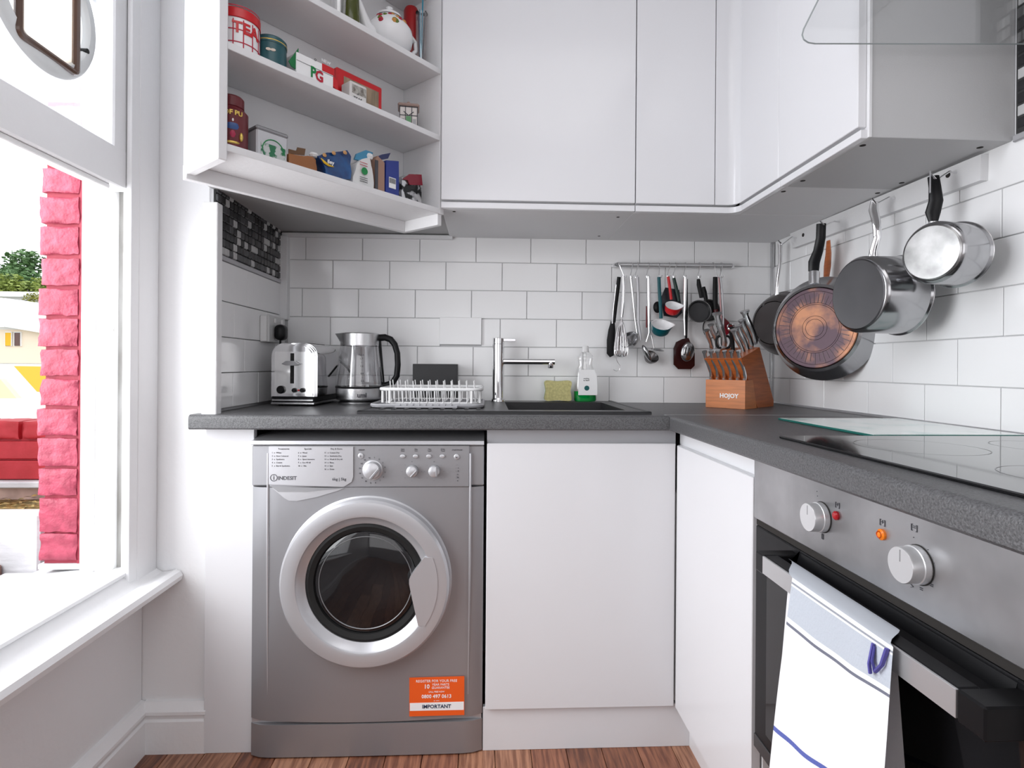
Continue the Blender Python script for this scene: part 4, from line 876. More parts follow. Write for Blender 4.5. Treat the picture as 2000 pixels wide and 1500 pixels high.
# 5 skimmer / dark ladle
t = ut('straining_ladle', 'steel ladle with a dark bowl, its handle edged in dark red', 'ladle', A_(1275, 714))
strip(t, 'handle', ((1267, 540), (1267, 580), (1268, 630), (1268, 650), (1262, 668)), [.0068, .0068, .006, .004, .003], M_chrome, 2.008, .5)
strip(t, 'red_edge', ((1263, 598), (1263, 640)), .003, mat('dark_red_plastic', (.12, .004, .008), .3), 2.012, .6)  # dark red strip along the handle
g = G(); cb = A_(1272, 697, 2.02); g.lathe([(0, -.022), (.018, -.018), (.026, -.004), (.027, .004), (.023, -.002), (0, -.018)], 24, axis(cb, (.2, -.75, .62)), cap=False); ob('bowl', g, mat('dark_steel_bowl', (.16, .15, .15), .25, metal=.9), t)
t = ut('skimmer', 'flat steel skimmer seen edge-on under the teal measuring cup', 'skimmer', A_(1282, 685))
g = G(); g.lathe([(0, .004), (.015, .003), (.024, 0), (.015, .001), (0, .002)], 24, axis(A_(1284, 683, 2.005), (.12, -.25, .96))); ob('perforated_disc', g, M_pan, t); strip(t, 'stem', ((1272, 655), (1276, 674), (1278, 682)), .0022, M_chrome, 2.015, .6)
# measuring cups
def cup(px, py, mo, lab, hpts, hm, s=1.0, y=1.985):
    t = ut('measuring_cup', lab, 'measuring cup', A_(px, py+38*s, y))
    strip(t, 'handle', hpts, [.0062*s]*len(hpts), hm, 2.005, .5)
    c = A_(px, py, y); ax = Vector((.0, -.62, .78)).normalized(); M = axis(c, ax)
    xl = M.inverted().to_3x3() @ Vector((1, 0, 0)); M = M @ Matrix.Rotation(math.atan2(xl.y, xl.x), 4, 'Z')
    def ringp(r, z, n=36):
        o = []
        for i in range(n):
            a = 2*PI*i/n; k = 1+.50*max(0, math.cos(a))**9; o.append((r*k*math.cos(a), r*math.sin(a), z))
        return o
    r = .034*s; L = .034*s
    def shell(rs): 
        g = G(); n = 36; vs = []; fs = []
        for (rr_, z, sp) in rs:
            for i in range(n):
                a = 2*PI*i/n; k = 1+.42*sp*max(0, math.cos(a))**9; vs.append((rr_*k*math.cos(a), rr_*math.sin(a), z))
        for j in range(len(rs)-1):
            for i in range(n): fs.append([j*n+i, j*n+(i+1) % n, (j+1)*n+(i+1) % n, (j+1)*n+i])
        fs.append([(len(rs)-1)*n+i for i in range(n)]); g.add(vs, fs, M); return g
    ob('cup_outside', shell([(r, .0, 1), (r*.97, -L*.4, .25), (r*.9, -L*.8, 0), (r*.75, -L, 0)]), mo, t)
    ob('cup_inside', shell([(r+.0004, .0008, 1), (r*.95, .0002, .95), (r*.9, -L*.35, .2), (r*.75, -L*.85, 0)]), M_cup, t)
cup(1292, 634, M_teal, 'teal and white measuring cup, the lowest cup on the rail', ((1287, 541), (1288, 570), (1290, 600), (1291, 622)), M_teal, 1.0)
cup(1315, 597, M_red, 'red and white measuring cup, between rail and teal cup', ((1305, 540), (1308, 560), (1311, 585)), M_red, .82)
t = ut('spoon_set', 'black spoon with round bowl and dark green handle, behind the red cup', 'spoon', A_(1290, 612))
strip(t, 'handle', ((1316, 543), (1320, 560), (1326, 588)), [.006, .0068, .0055], mat('green_black_plastic', (.004, .03, .022), .3), 2.02, .5)
g = G(); g.ball((0, 0, 0), .0155, .008, .021, 20, Matrix.Translation(A_(1284, 600, 2.03))); ob('round_bowl', g, M_black, t)
g = G(); g.prism([(A_(px, py).x, A_(px, py).z) for px, py in ((1294, 580), (1303, 560), (1330, 565), (1336, 610), (1325, 620), (1300, 616))], 0, .004, frame((0, 2.034, 0), (1, 0, 0), (0, 0, 1), (0, -1, 0))); ob('dark_blade', g, mat('navy_black_plastic', (.01, .012, .02), .35), t)
# slotted spoon and dark turner
t = ut('slotted_spoon', 'steel slotted spoon with broad bowl in front of a dark turner', 'spoon', A_(1343, 715))
strip(t, 'handle', ((1339, 541), (1338, 575), (1337, 620), (1338, 655)), [.0062, .006, .0045, .0038], M_chrome, 2.0, .5)
Ms = frame(A_(1343, 687, 2.0), (.97, 0, -.22), (0, 1, 0), (.22, 0, .97)); g = G(); g.ball((0, 0, 0), .0245, .009, .035, 24, Ms); sb = ob('bowl', g, M_pan, t)
for k in (-1, 0, 1): g = G(); g.box(k*.011-.0018, k*.011+.0018, -.0115, -.0075, -.016, .014, .001, Ms); ob('slot', g, M_dark, sb)
t = ut('turner', 'glossy dark brown turner with wide rounded blade behind the slotted spoon', 'turner', A_(1338, 722))
g = G(); P = [(A_(px, py, 2.03).x, A_(px, py, 2.03).z) for px, py in ((1333, 662), (1345, 660), (1357, 690), (1357, 714), (1350, 721), (1325, 721), (1316, 712), (1316, 680), (1321, 668))]
g.prism(P, 0, .006, frame((0, 2.036, 0), (1, 0, 0), (0, 0, 1), (0, -1, 0))); ob('blade', g, mat('dark_brown_gloss', (.035, .008, .008), .12), t); strip(t, 'handle', ((1341, 545), (1341, 600), (1340, 665)), .0045, M_black, 2.034, .5)
# small black pans
def mini(px, py, r, lab, hpts, y=1.99, rec=True):
    t = ut('mini_pan', lab, 'pan', A_(px, py+25, y)); M = axis(A_(px, py, y), (-.15, -.97, .15))
    g = G(); g.lathe([(0, -.016), (r*.85, -.016), (r*.97, -.004), (r, .001), (r*.94, .002), (r*.84, -.010), (0, -.011)], 32, M, cap=False); ob('bowl', g, mat('black_nonstick', (.03, .03, .032), .22), t)
    g = G(); g.lathe([(r*.93, .001), (r+.001, .0025), (r+.001, -.001)], 32, M, cap=False); ob('rim', g, mat('dark_rim', (.12, .12, .12), .25, metal=.6), t)
    strip(t, 'handle', hpts, [.006, .0085, .008, .007], M_black, y+.008, .55)
mini(1366, 608, .040, 'small round black measuring pan on the rail', ((1364, 545), (1365, 556), (1368, 570), (1370, 582)))
mini(1384, 606, .040, 'second small black measuring pan, tucked behind the first', ((1374, 560), (1376, 570), (1378, 580), (1380, 590)), 2.02)
t = ut('handled_grater', 'black and dark red handled utensil hung above the knives', 'utensil', A_(1400, 640)); strip(t, 'handle', ((1397, 541), (1397, 560), (1397, 590), (1398, 604)), [.0085, .0095, .0095, .009], M_black, 2.0, .5)
strip(t, 'red_neck', ((1398, 600), (1400, 615), (1412, 632), (1426, 648)), [.009, .012, .020, .022], mat('deep_red_plastic', (.17, .004, .012), .2), 2.025, .3)
t = ut('tongs', 'slim steel tongs with one pinkish arm, the last utensil towards the pans', 'tongs', A_(1413, 640)); strip(t, 'arm', ((1407, 541), (1411, 570), (1413, 610), (1413, 640)), .0032, M_silverl, 2.01, .6); strip(t, 'arm', ((1404, 541), (1406, 570), (1408, 610), (1410, 640)), .003, mat('pink_steel', (.6, .35, .36), .3, metal=.7), 2.014, .6)  # second arm coloured pink
g = G(); c = A_(1388, 640, 2.03); g.tube([c+Vector((-.028*math.cos(t_), 0, .038*math.sin(t_))) for t_ in [2*PI*i/28 for i in range(28)]], .0017, 6, closed=True); t = ut('wire_loop', 'black wire ring of a strainer hanging behind the mini pans', 'strainer', c-Vector((0, 0, .04))); ob('ring', g, M_black, t)
g = G(); g.lathe([(.0, 0), (.027, 0)], 24, frame(c+Vector((0, .002, 0)), (1, 0, 0), (0, 0, 1.35), (0, -1, 0)), cap=False); ob('fine_mesh', g, mat('grey_fine_mesh', (.6, .6, .6), .6), t)

# ------------------------------------------------------------------ knife block
K0 = at(1455, 800, Z=WZ); ang = R_(-49.2); u_ = Vector((-math.cos(ang), -math.sin(ang), 0)); w_ = Vector((-u_.y, u_.x, 0)); w_ = w_ if w_.y > 0 else -w_
kb = thing('knife_block', 'orange beech knife block with a low front row and a leaning tall back', 'knife block', K0+u_*.05+w_*.05)
KW = .131
def sidept(px, py): p = onpl(px, py, K0, u_); v = p-K0; return v.dot(w_), v.z
MK = frame(K0, w_, (0, 0, 1), u_)          # local x depth, y up, z across
zt_k = sidept(1455, 743)[1]
wb0 = sidept(1478, 797)[0]; 
g = G(); tp_ = sidept(1466, 735)
g.prism([(0, .0008), (wb0, .0008), (wb0-.03, zt_k), (0, zt_k)], 0, KW, MK); ob('low_block', g, M_wood, kb)
A1, A2, A3, A4 = sidept(1482, 797), sidept(1513, 792), sidept(1486, 678), sidept(1450, 700)
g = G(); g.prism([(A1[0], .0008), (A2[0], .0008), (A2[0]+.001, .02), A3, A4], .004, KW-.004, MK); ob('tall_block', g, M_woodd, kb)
Mfr = frame(K0, u_*-1, (0, 0, 1), -w_)
lettering('HOJOY', .019, frame(K0+u_*.052+Vector((0, 0, .040)), -u_, (0, 0, 1), -w_), M_print, kb, bold=.0006, ext=.0012)
KG = 'knives in the block'
def knife(b, m, hd, r, label, group, nm='knife', butt=.0):
    # b base, hd head; S-curved handle
    d = hd-b; n = Vector((d.z, 0, -d.x)).normalized(); L = d.length
    P = [b+d*s+n*(L*.045*math.sin(s*2*PI*.8+.3)) for s in (0, .12, .3, .5, .7, .88, 1.0)]
    g = G(); g.tube(P, [r*.75, r*.95, r*.8, r*.95, r*1.0, r*.85, r*1.15], 10, flat=.7, side=n)
    t = thing(nm, label, 'knife', b, 0, group); h = ob('handle', g, m, t)
    g = G(); g.tube([P[-1]-d*.03, P[-1]+d*.03], [r*1.25, r*1.3], 10); ob('end_cap', g, M_steel, t)
    g = G(); g.tube([b-d*.02, b+d*.06], [r*.9, r*.8], 8, flat=.7, side=n); ob('bolster', g, M_darksil, t); return t
M_kn = mat('ribbed_steel_handle', (.80, .80, .81), .22, metal=1)
for i in range(6):
    u = KW*(.93-.172*i); b = K0+u_*u+w_*.016+Vector((0, 0, zt_k+.001))
    hpx = (1381, 1397, 1405, 1419, 1429, 1439)[i]; yy = b.y-.012; hd = b-w_*.036+Vector((0, 0, .090))
    knife(b, M_kn, hd, .0062, 'steel-handled steak knife in the low front row, '+('furthest from', 'fifth from', 'fourth from', 'third from', 'second from', 'closest to')[i]+' the tall block', 'steak knives in the block', 'steak_knife')
big = [((1389, 682), (1381, 645), .0085, 'short steel-handled knife behind the steak knives, furthest from the pans'), ((1401, 680), (1390, 634), .0085, 'steel-handled knife standing second behind the steak knives'),
       ((1413, 678), (1403, 612), .0125, 'thickest steel-handled carving knife rising behind the steak knives'),
       ((1451, 697), (1436, 644), .0095, 'steel knife in the lowest slot of the tall leaning block'), ((1459, 690), (1444, 636), .0095, 'steel knife in the second slot of the tall leaning block'),
       ((1467, 680), (1451, 625), .0095, 'steel knife in the third slot of the tall leaning block'), ((1474, 671), (1457, 608), .0115, 'broad-ended steel knife in the top slot of the tall leaning block')]
for j, (b_, h_, r, lab) in enumerate(big):
    yb = (1.90, 1.89, 1.875, 1.785, 1.80, 1.82, 1.84)[j]; knife(at(*b_, Y=yb), M_kn, at(*h_, Y=yb-.02), r, lab, KG)
# slotted holder the three back-left knives stand in: rear part of the low block
b = at(1432, 690, Y=1.84); t = thing('sharpening_steel', 'black-ended sharpening steel with ring end among the knives', 'sharpener', b)
g = G(); g.tube([b, at(1430, 660, Y=1.84), at(1428, 640, Y=1.825)], [.006, .007, .009], 12); ob('handle', g, M_black, t)
g = G(); M = axis(at(1428, 638, Y=1.82), (-.25, -.85, .45)); g.lathe([(.0115, -.01), (.0125, 0), (.0105, .002), (.009, -.001)], 24, M, cap=False); ob('ring_end', g, M_chrome, t)
t = thing('kitchen_scissors', 'dark kitchen scissors handles behind the steak knives', 'scissors', at(1404, 685, Y=1.87))
for q_ in (1406, 1420):
    c = at(q_, 668, Y=1.875); g = G(); g.tube([c+Vector((.013*math.cos(k), 0, .02*math.sin(k))) for k in [2*PI*i/20 for i in range(20)]], .004, 8, closed=True); ob('handle_loop', g, M_rub, t)

# ------------------------------------------------------------------ things on the corner shelves
MSi = MS.inverted()
def S_(px, py, d):                       # point seen at a pixel on the upright plane d behind the shelf fronts -> shelf coordinates
    return MSi @ onpl(px, py, LF+ey*d, ey)
def sloc(x, y, k): return MS @ Vector((x, y, ZS[k]+TS+.0004))
def wrapl(s, size, c, r, a0, z, m, parent, bold=.0005, sx=1.0, ext=.0006, rot=0):
    g = lettering(s, size, Matrix(), m, None, ext=ext, bold=bold, sx=sx)
    g.v = [c+Vector(((r+v.z)*math.cos(a0+v.x/r), (r+v.z)*math.sin(a0+v.x/r), z+v.y)) for v in g.v]; return ob('lettering', g, m, parent)
def toward(c): return math.atan2(-c.y, -c.x)
def zpix(px, py, c): # height at which the pixel ray passes the vertical axis c
    k = _d + _r*((px-1000)/F) - _u*((py-CY)/F); return H+k.z*math.hypot(c.x, c.y)/math.hypot(k.x, k.y)
# tea tin
r = .0455; x = .0205+r; c = sloc(x, .062, 1); zt = zpix(468, 14, c-Vector((c.x, c.y, 0)).normalized()*r); t = thing('tea_tin', 'round white tin with red lid and grid, lettered TEA', 'tin', c)
zb_ = c.z; T = Matrix.Translation((c.x, c.y, 0)); zt = min(zt, ZS[2]-.004); zl_ = zt-.030
g = G(); g.lathe([(0, zb_), (r, zb_), (r, zl_), (r-.001, zt-.002)], 48, T, cap=False); ob('tin_body', g, M_cup, t)
g = G(); g.lathe([(r+.001, zt-.022), (r+.002, zt-.021), (r+.002, zt-.003), (r-.001, zt), (0, zt)], 48, T, cap=False); ob('lid', g, M_red, t)
g = G(); M_rl = mat('red_grid_print', (.5, .01, .04), .5)
for zz in (zb_+.018, zb_+.045, zb_+.072, zb_+.096): g.lathe([(r+.0003, zz), (r+.0008, zz), (r+.0008, zz+.0022), (r+.0003, zz+.0022)], 48, T, cap=False)
for i in range(14):
    a = 2*PI*i/14; g.box(r-.001, r+.0007, -.0011, .0011, zb_+.002, zl_+.004, 0, T @ Matrix.Rotation(a, 4, 'Z'))
ob('grid_print', g, M_rl, t)
wrapl('TEA', .034, c.xy.to_3d(), r+.001, toward(c)+.42, zb_+.050, M_red, t, bold=.0009)
# teal tin
x = S_(531, 95, .055).x; c = sloc(x, .06, 1); r = .0345; zt = zpix(531, 66, c-Vector((c.x, c.y, 0)).normalized()*r); zb_ = c.z; T = Matrix.Translation((c.x, c.y, 0))
t = thing('teal_tin', 'round dark teal tin with a thin gold line', 'tin', c); M_tt = mat('teal_tin_paint', (.015, .085, .10), .3)
g = G(); g.lathe([(0, zb_), (r, zb_), (r, zt-.016)], 40, T, cap=False); ob('tin_body', g, M_tt, t); g = G(); g.lathe([(r+.001, zt-.017), (r+.001, zt-.004), (r-.003, zt), (0, zt)], 40, T, cap=False); ob('lid', g, M_tt, t)
M_gold = mat('gold_print', (.7, .5, .12), .3, metal=.7); g = G(); g.lathe([(r+.0012, zt-.013), (r+.0016, zt-.012), (r+.0012, zt-.0108)], 40, T, cap=False); ob('gold_line', g, M_gold, t)
g = G(); a0 = toward(c)
for k in (-1, 1): g.ball((r+.0005, k*.005, zt-.036), .0008, .006, .0035, 10, T @ Matrix.Rotation(a0, 4, 'Z'))
ob('gold_bow_emblem', g, mat('pale_gold_print', (.7, .6, .5), .4), t)
def sbox(g, x0, x1, y0, y1, z0, z1, b=.001): return g.box(x0, x1, y0, y1, z0, z1, b, MS)
def onface(px, py, d): p = S_(px, py, d); return p
def sletter(s, size, px, py, d, m, parent, **k): return lettering(s, size, MS @ Matrix.Translation(S_(px, py, d)) @ Matrix.Rotation(PI/2, 4, 'X'), m, parent, **k)
# tea bag box
d = .03; x0, x1 = S_(579, 120, d).x, S_(651, 150, d).x; zb_ = ZS[1]+TS+.0004; z1_ = S_(579, 97, d).z; z2 = S_(628, 112, d).z
t = thing('tea_bag_box', 'white tea bag box with large green and red letters PG, lid flaps open', 'box', sloc(x0, d, 1))
g = G(); sbox(g, x0, x1, d, d+.085, zb_, z1_-.004); ob('carton', g, M_print, t)
seam = z1_-.024
g = G(); sbox(g, x0, x1-.0, d-.0008, d, seam, seam+.0012, 0); ob('crease', g, M_darksil, t)
g = G(); sbox(g, x1-.032, x1+.003, d-.0012, d+.02, seam+.003, z1_-.003); rp = ob('red_panel', g, M_red, t); sletter('NEW', .011, (637+633)/2+2, 121, d-.0016, M_print, rp)
g = G(); g.prism([(x1, seam+.003), (x1+.012, seam-.004), (x1+.016, seam-.03), (x1, seam-.022)], 0, .003, MS @ frame((0, d+.004, 0), (1, 0, 0), (0, 0, 1), (0, -1, 0))); ob('side_flap', g, M_red, t)
pts = [S_(px, py, d+.01) for px, py in ((580, 96), (561, 121), (566, 131), (580, 141))]
g = G(); g.prism([(p.x, p.z) for p in pts], -.001, .001, MS @ frame((0, d+.004, 0), (1, 0, 0), (0, 0, 1), (0, -1, 0))); ob('green_flap', g, mat('green_card', (.0, .16, .04), .5), t)
M_gr = mat('green_print', (.0, .22, .05), .5); sletter('P', .036, 612, 142, d-.0012, M_gr, t, bold=.001, sx=.8); sletter('G', .036, 624, 150, d-.0014, mat('crimson_print', (.5, .005, .03), .5), t, bold=.001, sx=.85)
sletter('o', .012, 616, 116, d-.0012, M_ink, t)
# red gift box and white caddy in front
d = .075; x0, x1 = S_(657, 160, d).x, S_(747, 190, d).x; z1_ = S_(700, 149, d).z
t = thing('red_gift_box', 'flat red gift box with a wood-toned window, leaning at the shelf back', 'box', sloc(x0, d, 1))
g = G(); sbox(g, x0, x1, d, d+.03, zb_, z1_, .004); ob('carton', g, M_red, t)
g = G(); sbox(g, x0+.022, x1-.014, d-.001, d, zb_+.008, z1_-.018, 0); ob('window_picture', g, mat('faded_wood_picture', (.42, .30, .20), .5, col2=(.18, .14, .09), vscale=14, stretch=(3, 3, .6)), t)
d = .03; x0, x1 = S_(684, 160, d).x, S_(717, 170, d).x; z1_ = S_(700, 163, d).z
t = thing('tea_caddy', 'white square tea caddy with grey printed panel before the red gift box', 'caddy', sloc(x0, d, 1))
g = G(); sbox(g, x0, x1, d, d+.04, zb_, z1_, .003); ob('carton', g, mat('off_white_card', (.72, .70, .68), .5), t); M_gp = mat('grey_crest_print', (.16, .14, .12), .6, col2=(.5, .48, .44), vscale=90)
g = G(); sbox(g, x0+.006, x1-.004, d-.0008, d, z1_-.03, z1_-.008, 0); ob('crest_panel', g, M_gp, t); sletter('TEAS', .012, 699, 194, d-.001, M_ink, t); sletter('of', .007, 699, 184, d-.001, M_ink, t)
# cottage jar
x = S_(798, 230, .07).x; c = sloc(x, .07, 1); t = thing('cottage_jar', 'tiny cottage-shaped pottery jar with timbered walls and green door', 'jar', c)
a0 = toward(c); Mj = Matrix.Translation(c) @ Matrix.Rotation(a0+PI/2, 4, 'Z'); zt = zpix(798, 214, c)-c.z; hw = .026
g = G(); g.box(-hw, hw, -.022, .022, 0, zt, .002, Mj); ob('walls', g, mat('cream_pottery', (.7, .65, .62), .35), t)
g = G(); g.box(-hw-.005, hw+.005, -.028, .028, zt, zt+.008, .004, Mj); g.ball((0, 0, zt+.013), .007, .007, .010, 12, Mj); ob('roof_lid', g, mat('pink_brown_pottery', (.42, .30, .26), .4), t)
g = G(); M2 = Mj
for x_ in (-hw+.001, -.009, .009, hw-.001): g.box(x_-.001, x_+.001, -.0232, -.0222, 0, zt, 0, M2)
g.box(-hw, hw, -.0232, -.0222, zt*.62, zt*.62+.002, 0, M2); g.box(-hw, hw, -.0232, -.0222, zt-.003, zt-.001, 0, M2)
for s in (-1, 1): g.box(-.001, .001, -.0232, -.0222, 0, .017, 0, M2 @ Matrix.Translation((s*.001, 0, zt*.64)) @ Matrix.Rotation(s*.9, 4, 'Y')); 
ob('timber_lines', g, M_ink, t)
g = G(); g.box(-.007, .007, -.0234, -.0222, .001, zt*.6, 0, M2); ob('green_door', g, mat('leaf_green_glaze', (.10, .30, .12), .4), t)
for s in (-1, 1): g = G(); g.box(s*.017-.0045, s*.017+.0045, -.0234, -.0222, .006, zt*.5, 0, M2); ob('window_shutter', g, M_darksil, t)
# lower shelf -----------------------------------------------------
r = .034; x = max(S_(441, 230, .06).x, .0185+r); c = sloc(x, .06, 0); t = thing('crested_tin', 'dark red shouldered tin with a coloured crest', 'tin', c); T = Matrix.Translation((c.x, c.y, 0)); zb_ = c.z
zt = zpix(448, 181, c-Vector((c.x, c.y, 0)).normalized()*r*.8); zs_ = zpix(470, 222, c); M_mar = mat('maroon_tin_paint', (.13, .01, .015), .3)
g = G(); g.lathe([(0, zb_), (r, zb_), (r+.001, zs_-.006), (r-.008, zs_+.004), (r-.009, zs_+.008)], 40, T, cap=False); ob('tin_body', g, M_mar, t)
g = G(); g.lathe([(r-.0075, zs_+.006), (r-.0075, zt-.004), (r-.011, zt), (0, zt)], 40, T, cap=False); ob('lid', g, M_mar, t)
wrapl('OF PU', .014, c.xy.to_3d(), r+.0015, toward(c)+.12, zs_-.014, M_gold, t); a0 = toward(c)+.10; Mc = T @ Matrix.Rotation(a0, 4, 'Z')
for yy, zz, ry, rz_, m in ((0, .047, .016, .012, mat('crest_blue', (.03, .08, .25), .4)), (0, .030, .009, .012, mat('crest_red', (.4, .01, .06), .4)), (.017, .026, .005, .010, M_gold), (-.017, .026, .005, .010, M_gold), (0, .012, .018, .004, M_gold), (0, .060, .004, .006, M_print)):
    g = G(); g.ball((r-.0022, yy, zb_+zz+.005), .0036, ry*.8, rz_, 12, Mc); ob('crest_piece', g, m, t)
# square tin with print
d = .035; P0 = S_(501, 270, d); x0, x1 = P0.x, S_(562, 290, d).x; zb_ = ZS[0]+TS+.0004; z1_ = S_(530, 252, d).z
t = thing('square_tin', 'square pale metal tin with lid and green printed scene', 'tin', sloc(x0, d, 0))
g = G(); sbox(g, x0, x1, d, d+.075, zb_, z1_-.008, .003); ob('tin_body', g, mat('pale_tin', (.55, .55, .57), .35, metal=.3), t)
g = G(); sbox(g, x0-.0015, x1+.0015, d-.0015, d+.0765, z1_-.010, z1_, .003); ob('lid', g, mat('grey_beaded_lid', (.3, .3, .31), .35, metal=.5, bump=.6, bscale=300), t)
M_gsc = mat('green_scene_print', (.55, .57, .56), .5, col2=(.02, .16, .07), vscale=60, contrast=(.42, .5)); g = G(); sbox(g, x0+.010, x1-.006, d-.0008, d, zb_+.006, zb_+.040, 0); ob('printed_scene', g, M_gsc, t)
g = G(); a = MS @ Vector(((x0+x1)/2+.002, d-.0006, zb_+.030)); g.tube([MS @ Vector(((x0+x1)/2+.002+.026*math.cos(k), d-.0006, zb_+.026+.026*math.sin(k))) for k in [PI*i/12 for i in range(13)]], .0012, 6); ob('leaf_arch', g, M_gr, t)
# packets
def packet(nm, label, cat, k, pts, d, th, m, prt=None, crumple=.004, grp=None):
    q = [S_(px, py, d) for px, py in pts]; zb = ZS[k]+TS+.0004; q = [Vector((p.x, p.y, max(p.z, zb))) for p in q]
    t = thing(nm, label, cat, MS @ Vector((sum(p.x for p in q)/len(q), d, zb)), 0, grp)
    cx = sum(p.x for p in q)/len(q); cz = sum(p.z for p in q)/len(q)
    bm = bmesh.new(); f = bm.faces.new([bm.verts.new((p.x, 0, p.z)) for p in q]); r_ = bmesh.ops.extrude_face_region(bm, geom=[f]); 
    for v in [e for e in r_['geom'] if isinstance(e, bmesh.types.BMVert)]: v.co.y += th; v.co.x = cx+(v.co.x-cx)*.9
    bmesh.ops.triangulate(bm, faces=bm.faces[:]); bmesh.ops.subdivide_edges(bm, edges=bm.edges[:], cuts=2, use_grid_fill=True)
    for v in bm.verts:
        n = noise.noise_vector(v.co*55+Vector((d*90, k*3, len(pts)))); v.co += Vector((n.x*.5, n.y-(.35*th if .2*th < v.co.y < .8*th else 0)*0, n.z*.3))*crumple; v.co.z = max(v.co.z, zb)
    bm.verts.index_update(); g = G(); g.add([MS @ Vector((v.co.x, v.co.y+d, v.co.z)) for v in bm.verts], [[v.index for v in f.verts] for f in bm.faces]); bm.free()
    ob('wrapper', g, m, t); return t
BT = 345
t = packet('bread_packet', 'brown and orange packet lying low beside the square tin', 'packet', 0, ((565, 300), (585, 303), (610, 306), (616, 311), (621, 330), (621, 343), (565, 330)), .03, .06, mat('orange_brown_wrap', (.30, .11, .03), .35), crumple=.006)
g = G(); p = [S_(px, py, .045) for px, py in ((563, 291), (578, 295), (580, 288), (596, 291), (594, 304), (563, 300))]; g.prism([(q.x, q.z) for q in p], 0, .002, MS @ frame((0, .045, 0), (1, 0, 0), (0, 0, 1), (0, -1, 0))); ob('card_flap', g, mat('brown_card', (.14, .07, .03), .6), t)
g = G(); p = S_(613, 303, .04); g.ball((p.x, p.y, p.z), .012, .01, .007, 8, MS); ob('crumpled_film', g, M_white, t)
M_bl = mat('royal_blue_wrap', (.01, .10, .30), .2, col2=(.005, .02, .10), vscale=18); M_bld = mat('dark_blue_wrap', (.01, .02, .10), .3)
t = packet('biscuit_packet', 'glossy blue biscuit packet with yellow swirl, slumped on the shelf', 'packet', 0, ((622, 305), (640, 298), (665, 295), (680, 293), (687, 305), (685, 350), (640, 345), (633, 325)), .028, .05, M_bl, crumple=.007)
sletter('iley', .014, 646, 317, .024, M_print, t, bold=.0003)
g = G(); g.tube([MS @ S_(px, py, .023) for px, py in ((627, 309), (634, 317), (642, 323), (652, 326))], [.001, .003, .0025, .001], 6, flat=.4); ob('yellow_swirl', g, mat('yellow_print', (.8, .5, .02), .5), t)
for px, py in ((634, 303), (652, 299), (674, 298)): g = G(); q = S_(px, py, .024); g.ball((q.x, q.y, q.z), .006, .002, .005, 10, MS); ob('biscuit_print', g, mat('biscuit_tan_%d' % px, (.55, .30, .12), .6), t)
t = packet('sugar_bag', 'white paper bag with green round print and folded blue top', 'bag', 0, ((697, 320), (706, 311), (722, 308), (728, 330), (731, 372), (688, 368), (690, 345)), .028, .05, mat('white_paper_bag', (.75, .75, .74), .6), crumple=.004)
g = G(); q = S_(713, 334, .022); g.lathe([(.0095, 0), (.0095, .001), (0, .001)], 18, MS @ Matrix.Translation((q.x, .024, q.z)) @ Matrix.Rotation(PI/2, 4, 'X')); ob('green_print', g, M_gr, t)
for i, py in enumerate((318, 323, 347, 351, 355)): g = G(); q = S_(711, py, .023); g.box(q.x-.012, q.x+.012, .0232, .0242, q.z-.0006, q.z+.0006, 0, MS); ob('red_line_print' if i < 2 else 'text_line_print', g, M_rl if i < 2 else M_ink, t)
g = G(); P = [S_(px, py, .045) for px, py in ((690, 312), (694, 301), (712, 294), (726, 299), (722, 312), (706, 316))]; g.prism([(q.x, q.z) for q in P], 0, .006, MS @ frame((0, .045, 0), (1, 0, 0), (0, 0, 1), (0, -1, 0))); ob('folded_top', g, mat('pale_blue_fold', (.05, .25, .42), .4), t)
g = G(); q = S_(722, 306, .04); g.ball((q.x, q.y, q.z), .011, .008, .010, 8, MS); ob('crumpled_liner', g, M_white, t)
t = packet('brown_carton', 'narrow brown and black carton between white bag and blue carton', 'carton', 0, ((733, 313), (738, 304), (751, 318), (751, 385), (733, 380)), .03, .05, mat('kraft_brown', (.36, .21, .15), .55), crumple=.001)
g = G(); P = [S_(px, py, .029) for px, py in ((732, 312), (738, 314), (737, 380), (732, 378))]; g.prism([(q.x, max(q.z, ZS[0]+TS+.001)) for q in P], 0, .002, MS @ frame((0, .029, 0), (1, 0, 0), (0, 0, 1), (0, -1, 0))); ob('black_edge', g, M_ink, t)
M_ub = mat('ultramarine_carton', (.01, .03, .24), .3)
t = packet('blue_carton', 'upright deep blue carton with a white barcode panel', 'carton', 0, ((754, 313), (779, 315), (779, 392), (753, 388)), .028, .045, M_ub, crumple=.0012)
q0, q1 = S_(760, 345, .0265), S_(773, 370, .0265); g = G(); g.box(q0.x, q1.x, .0262, .0272, max(q1.z, ZS[0]+TS+.002), q0.z, 0, MS); bc = ob('barcode_panel', g, M_print, t)
g = G(); xx = q0.x+.001
while xx < q1.x-.002: wv = random.choice((.0005, .0009)); g.box(xx, xx+wv, .0258, .0263, q0.z-.016, q0.z-.002, 0, MS); xx += wv+.0008
ob('barcode', g, M_ink, bc)
g = G(); P = [S_(px, py, .05) for px, py in ((735, 306), (745, 302), (762, 299), (757, 310), (741, 313))]; g.prism([(q.x, q.z) for q in P], 0, .002, MS @ frame((0, .05, 0), (1, 0, 0), (0, 0, 1), (0, -1, 0))); ob('torn_flap', g, M_bld, t)
t = packet('foil_pouch', 'small foil pouch with dark red top at the far shelf end', 'packet', 0, ((784, 348), (798, 340), (822, 341), (825, 355), (823, 395), (785, 390)), .04, .05, mat('silver_black_foil', (.6, .6, .6), .2, metal=.8, col2=(.03, .03, .03), vscale=30, contrast=(.45, .5)), crumple=.007)
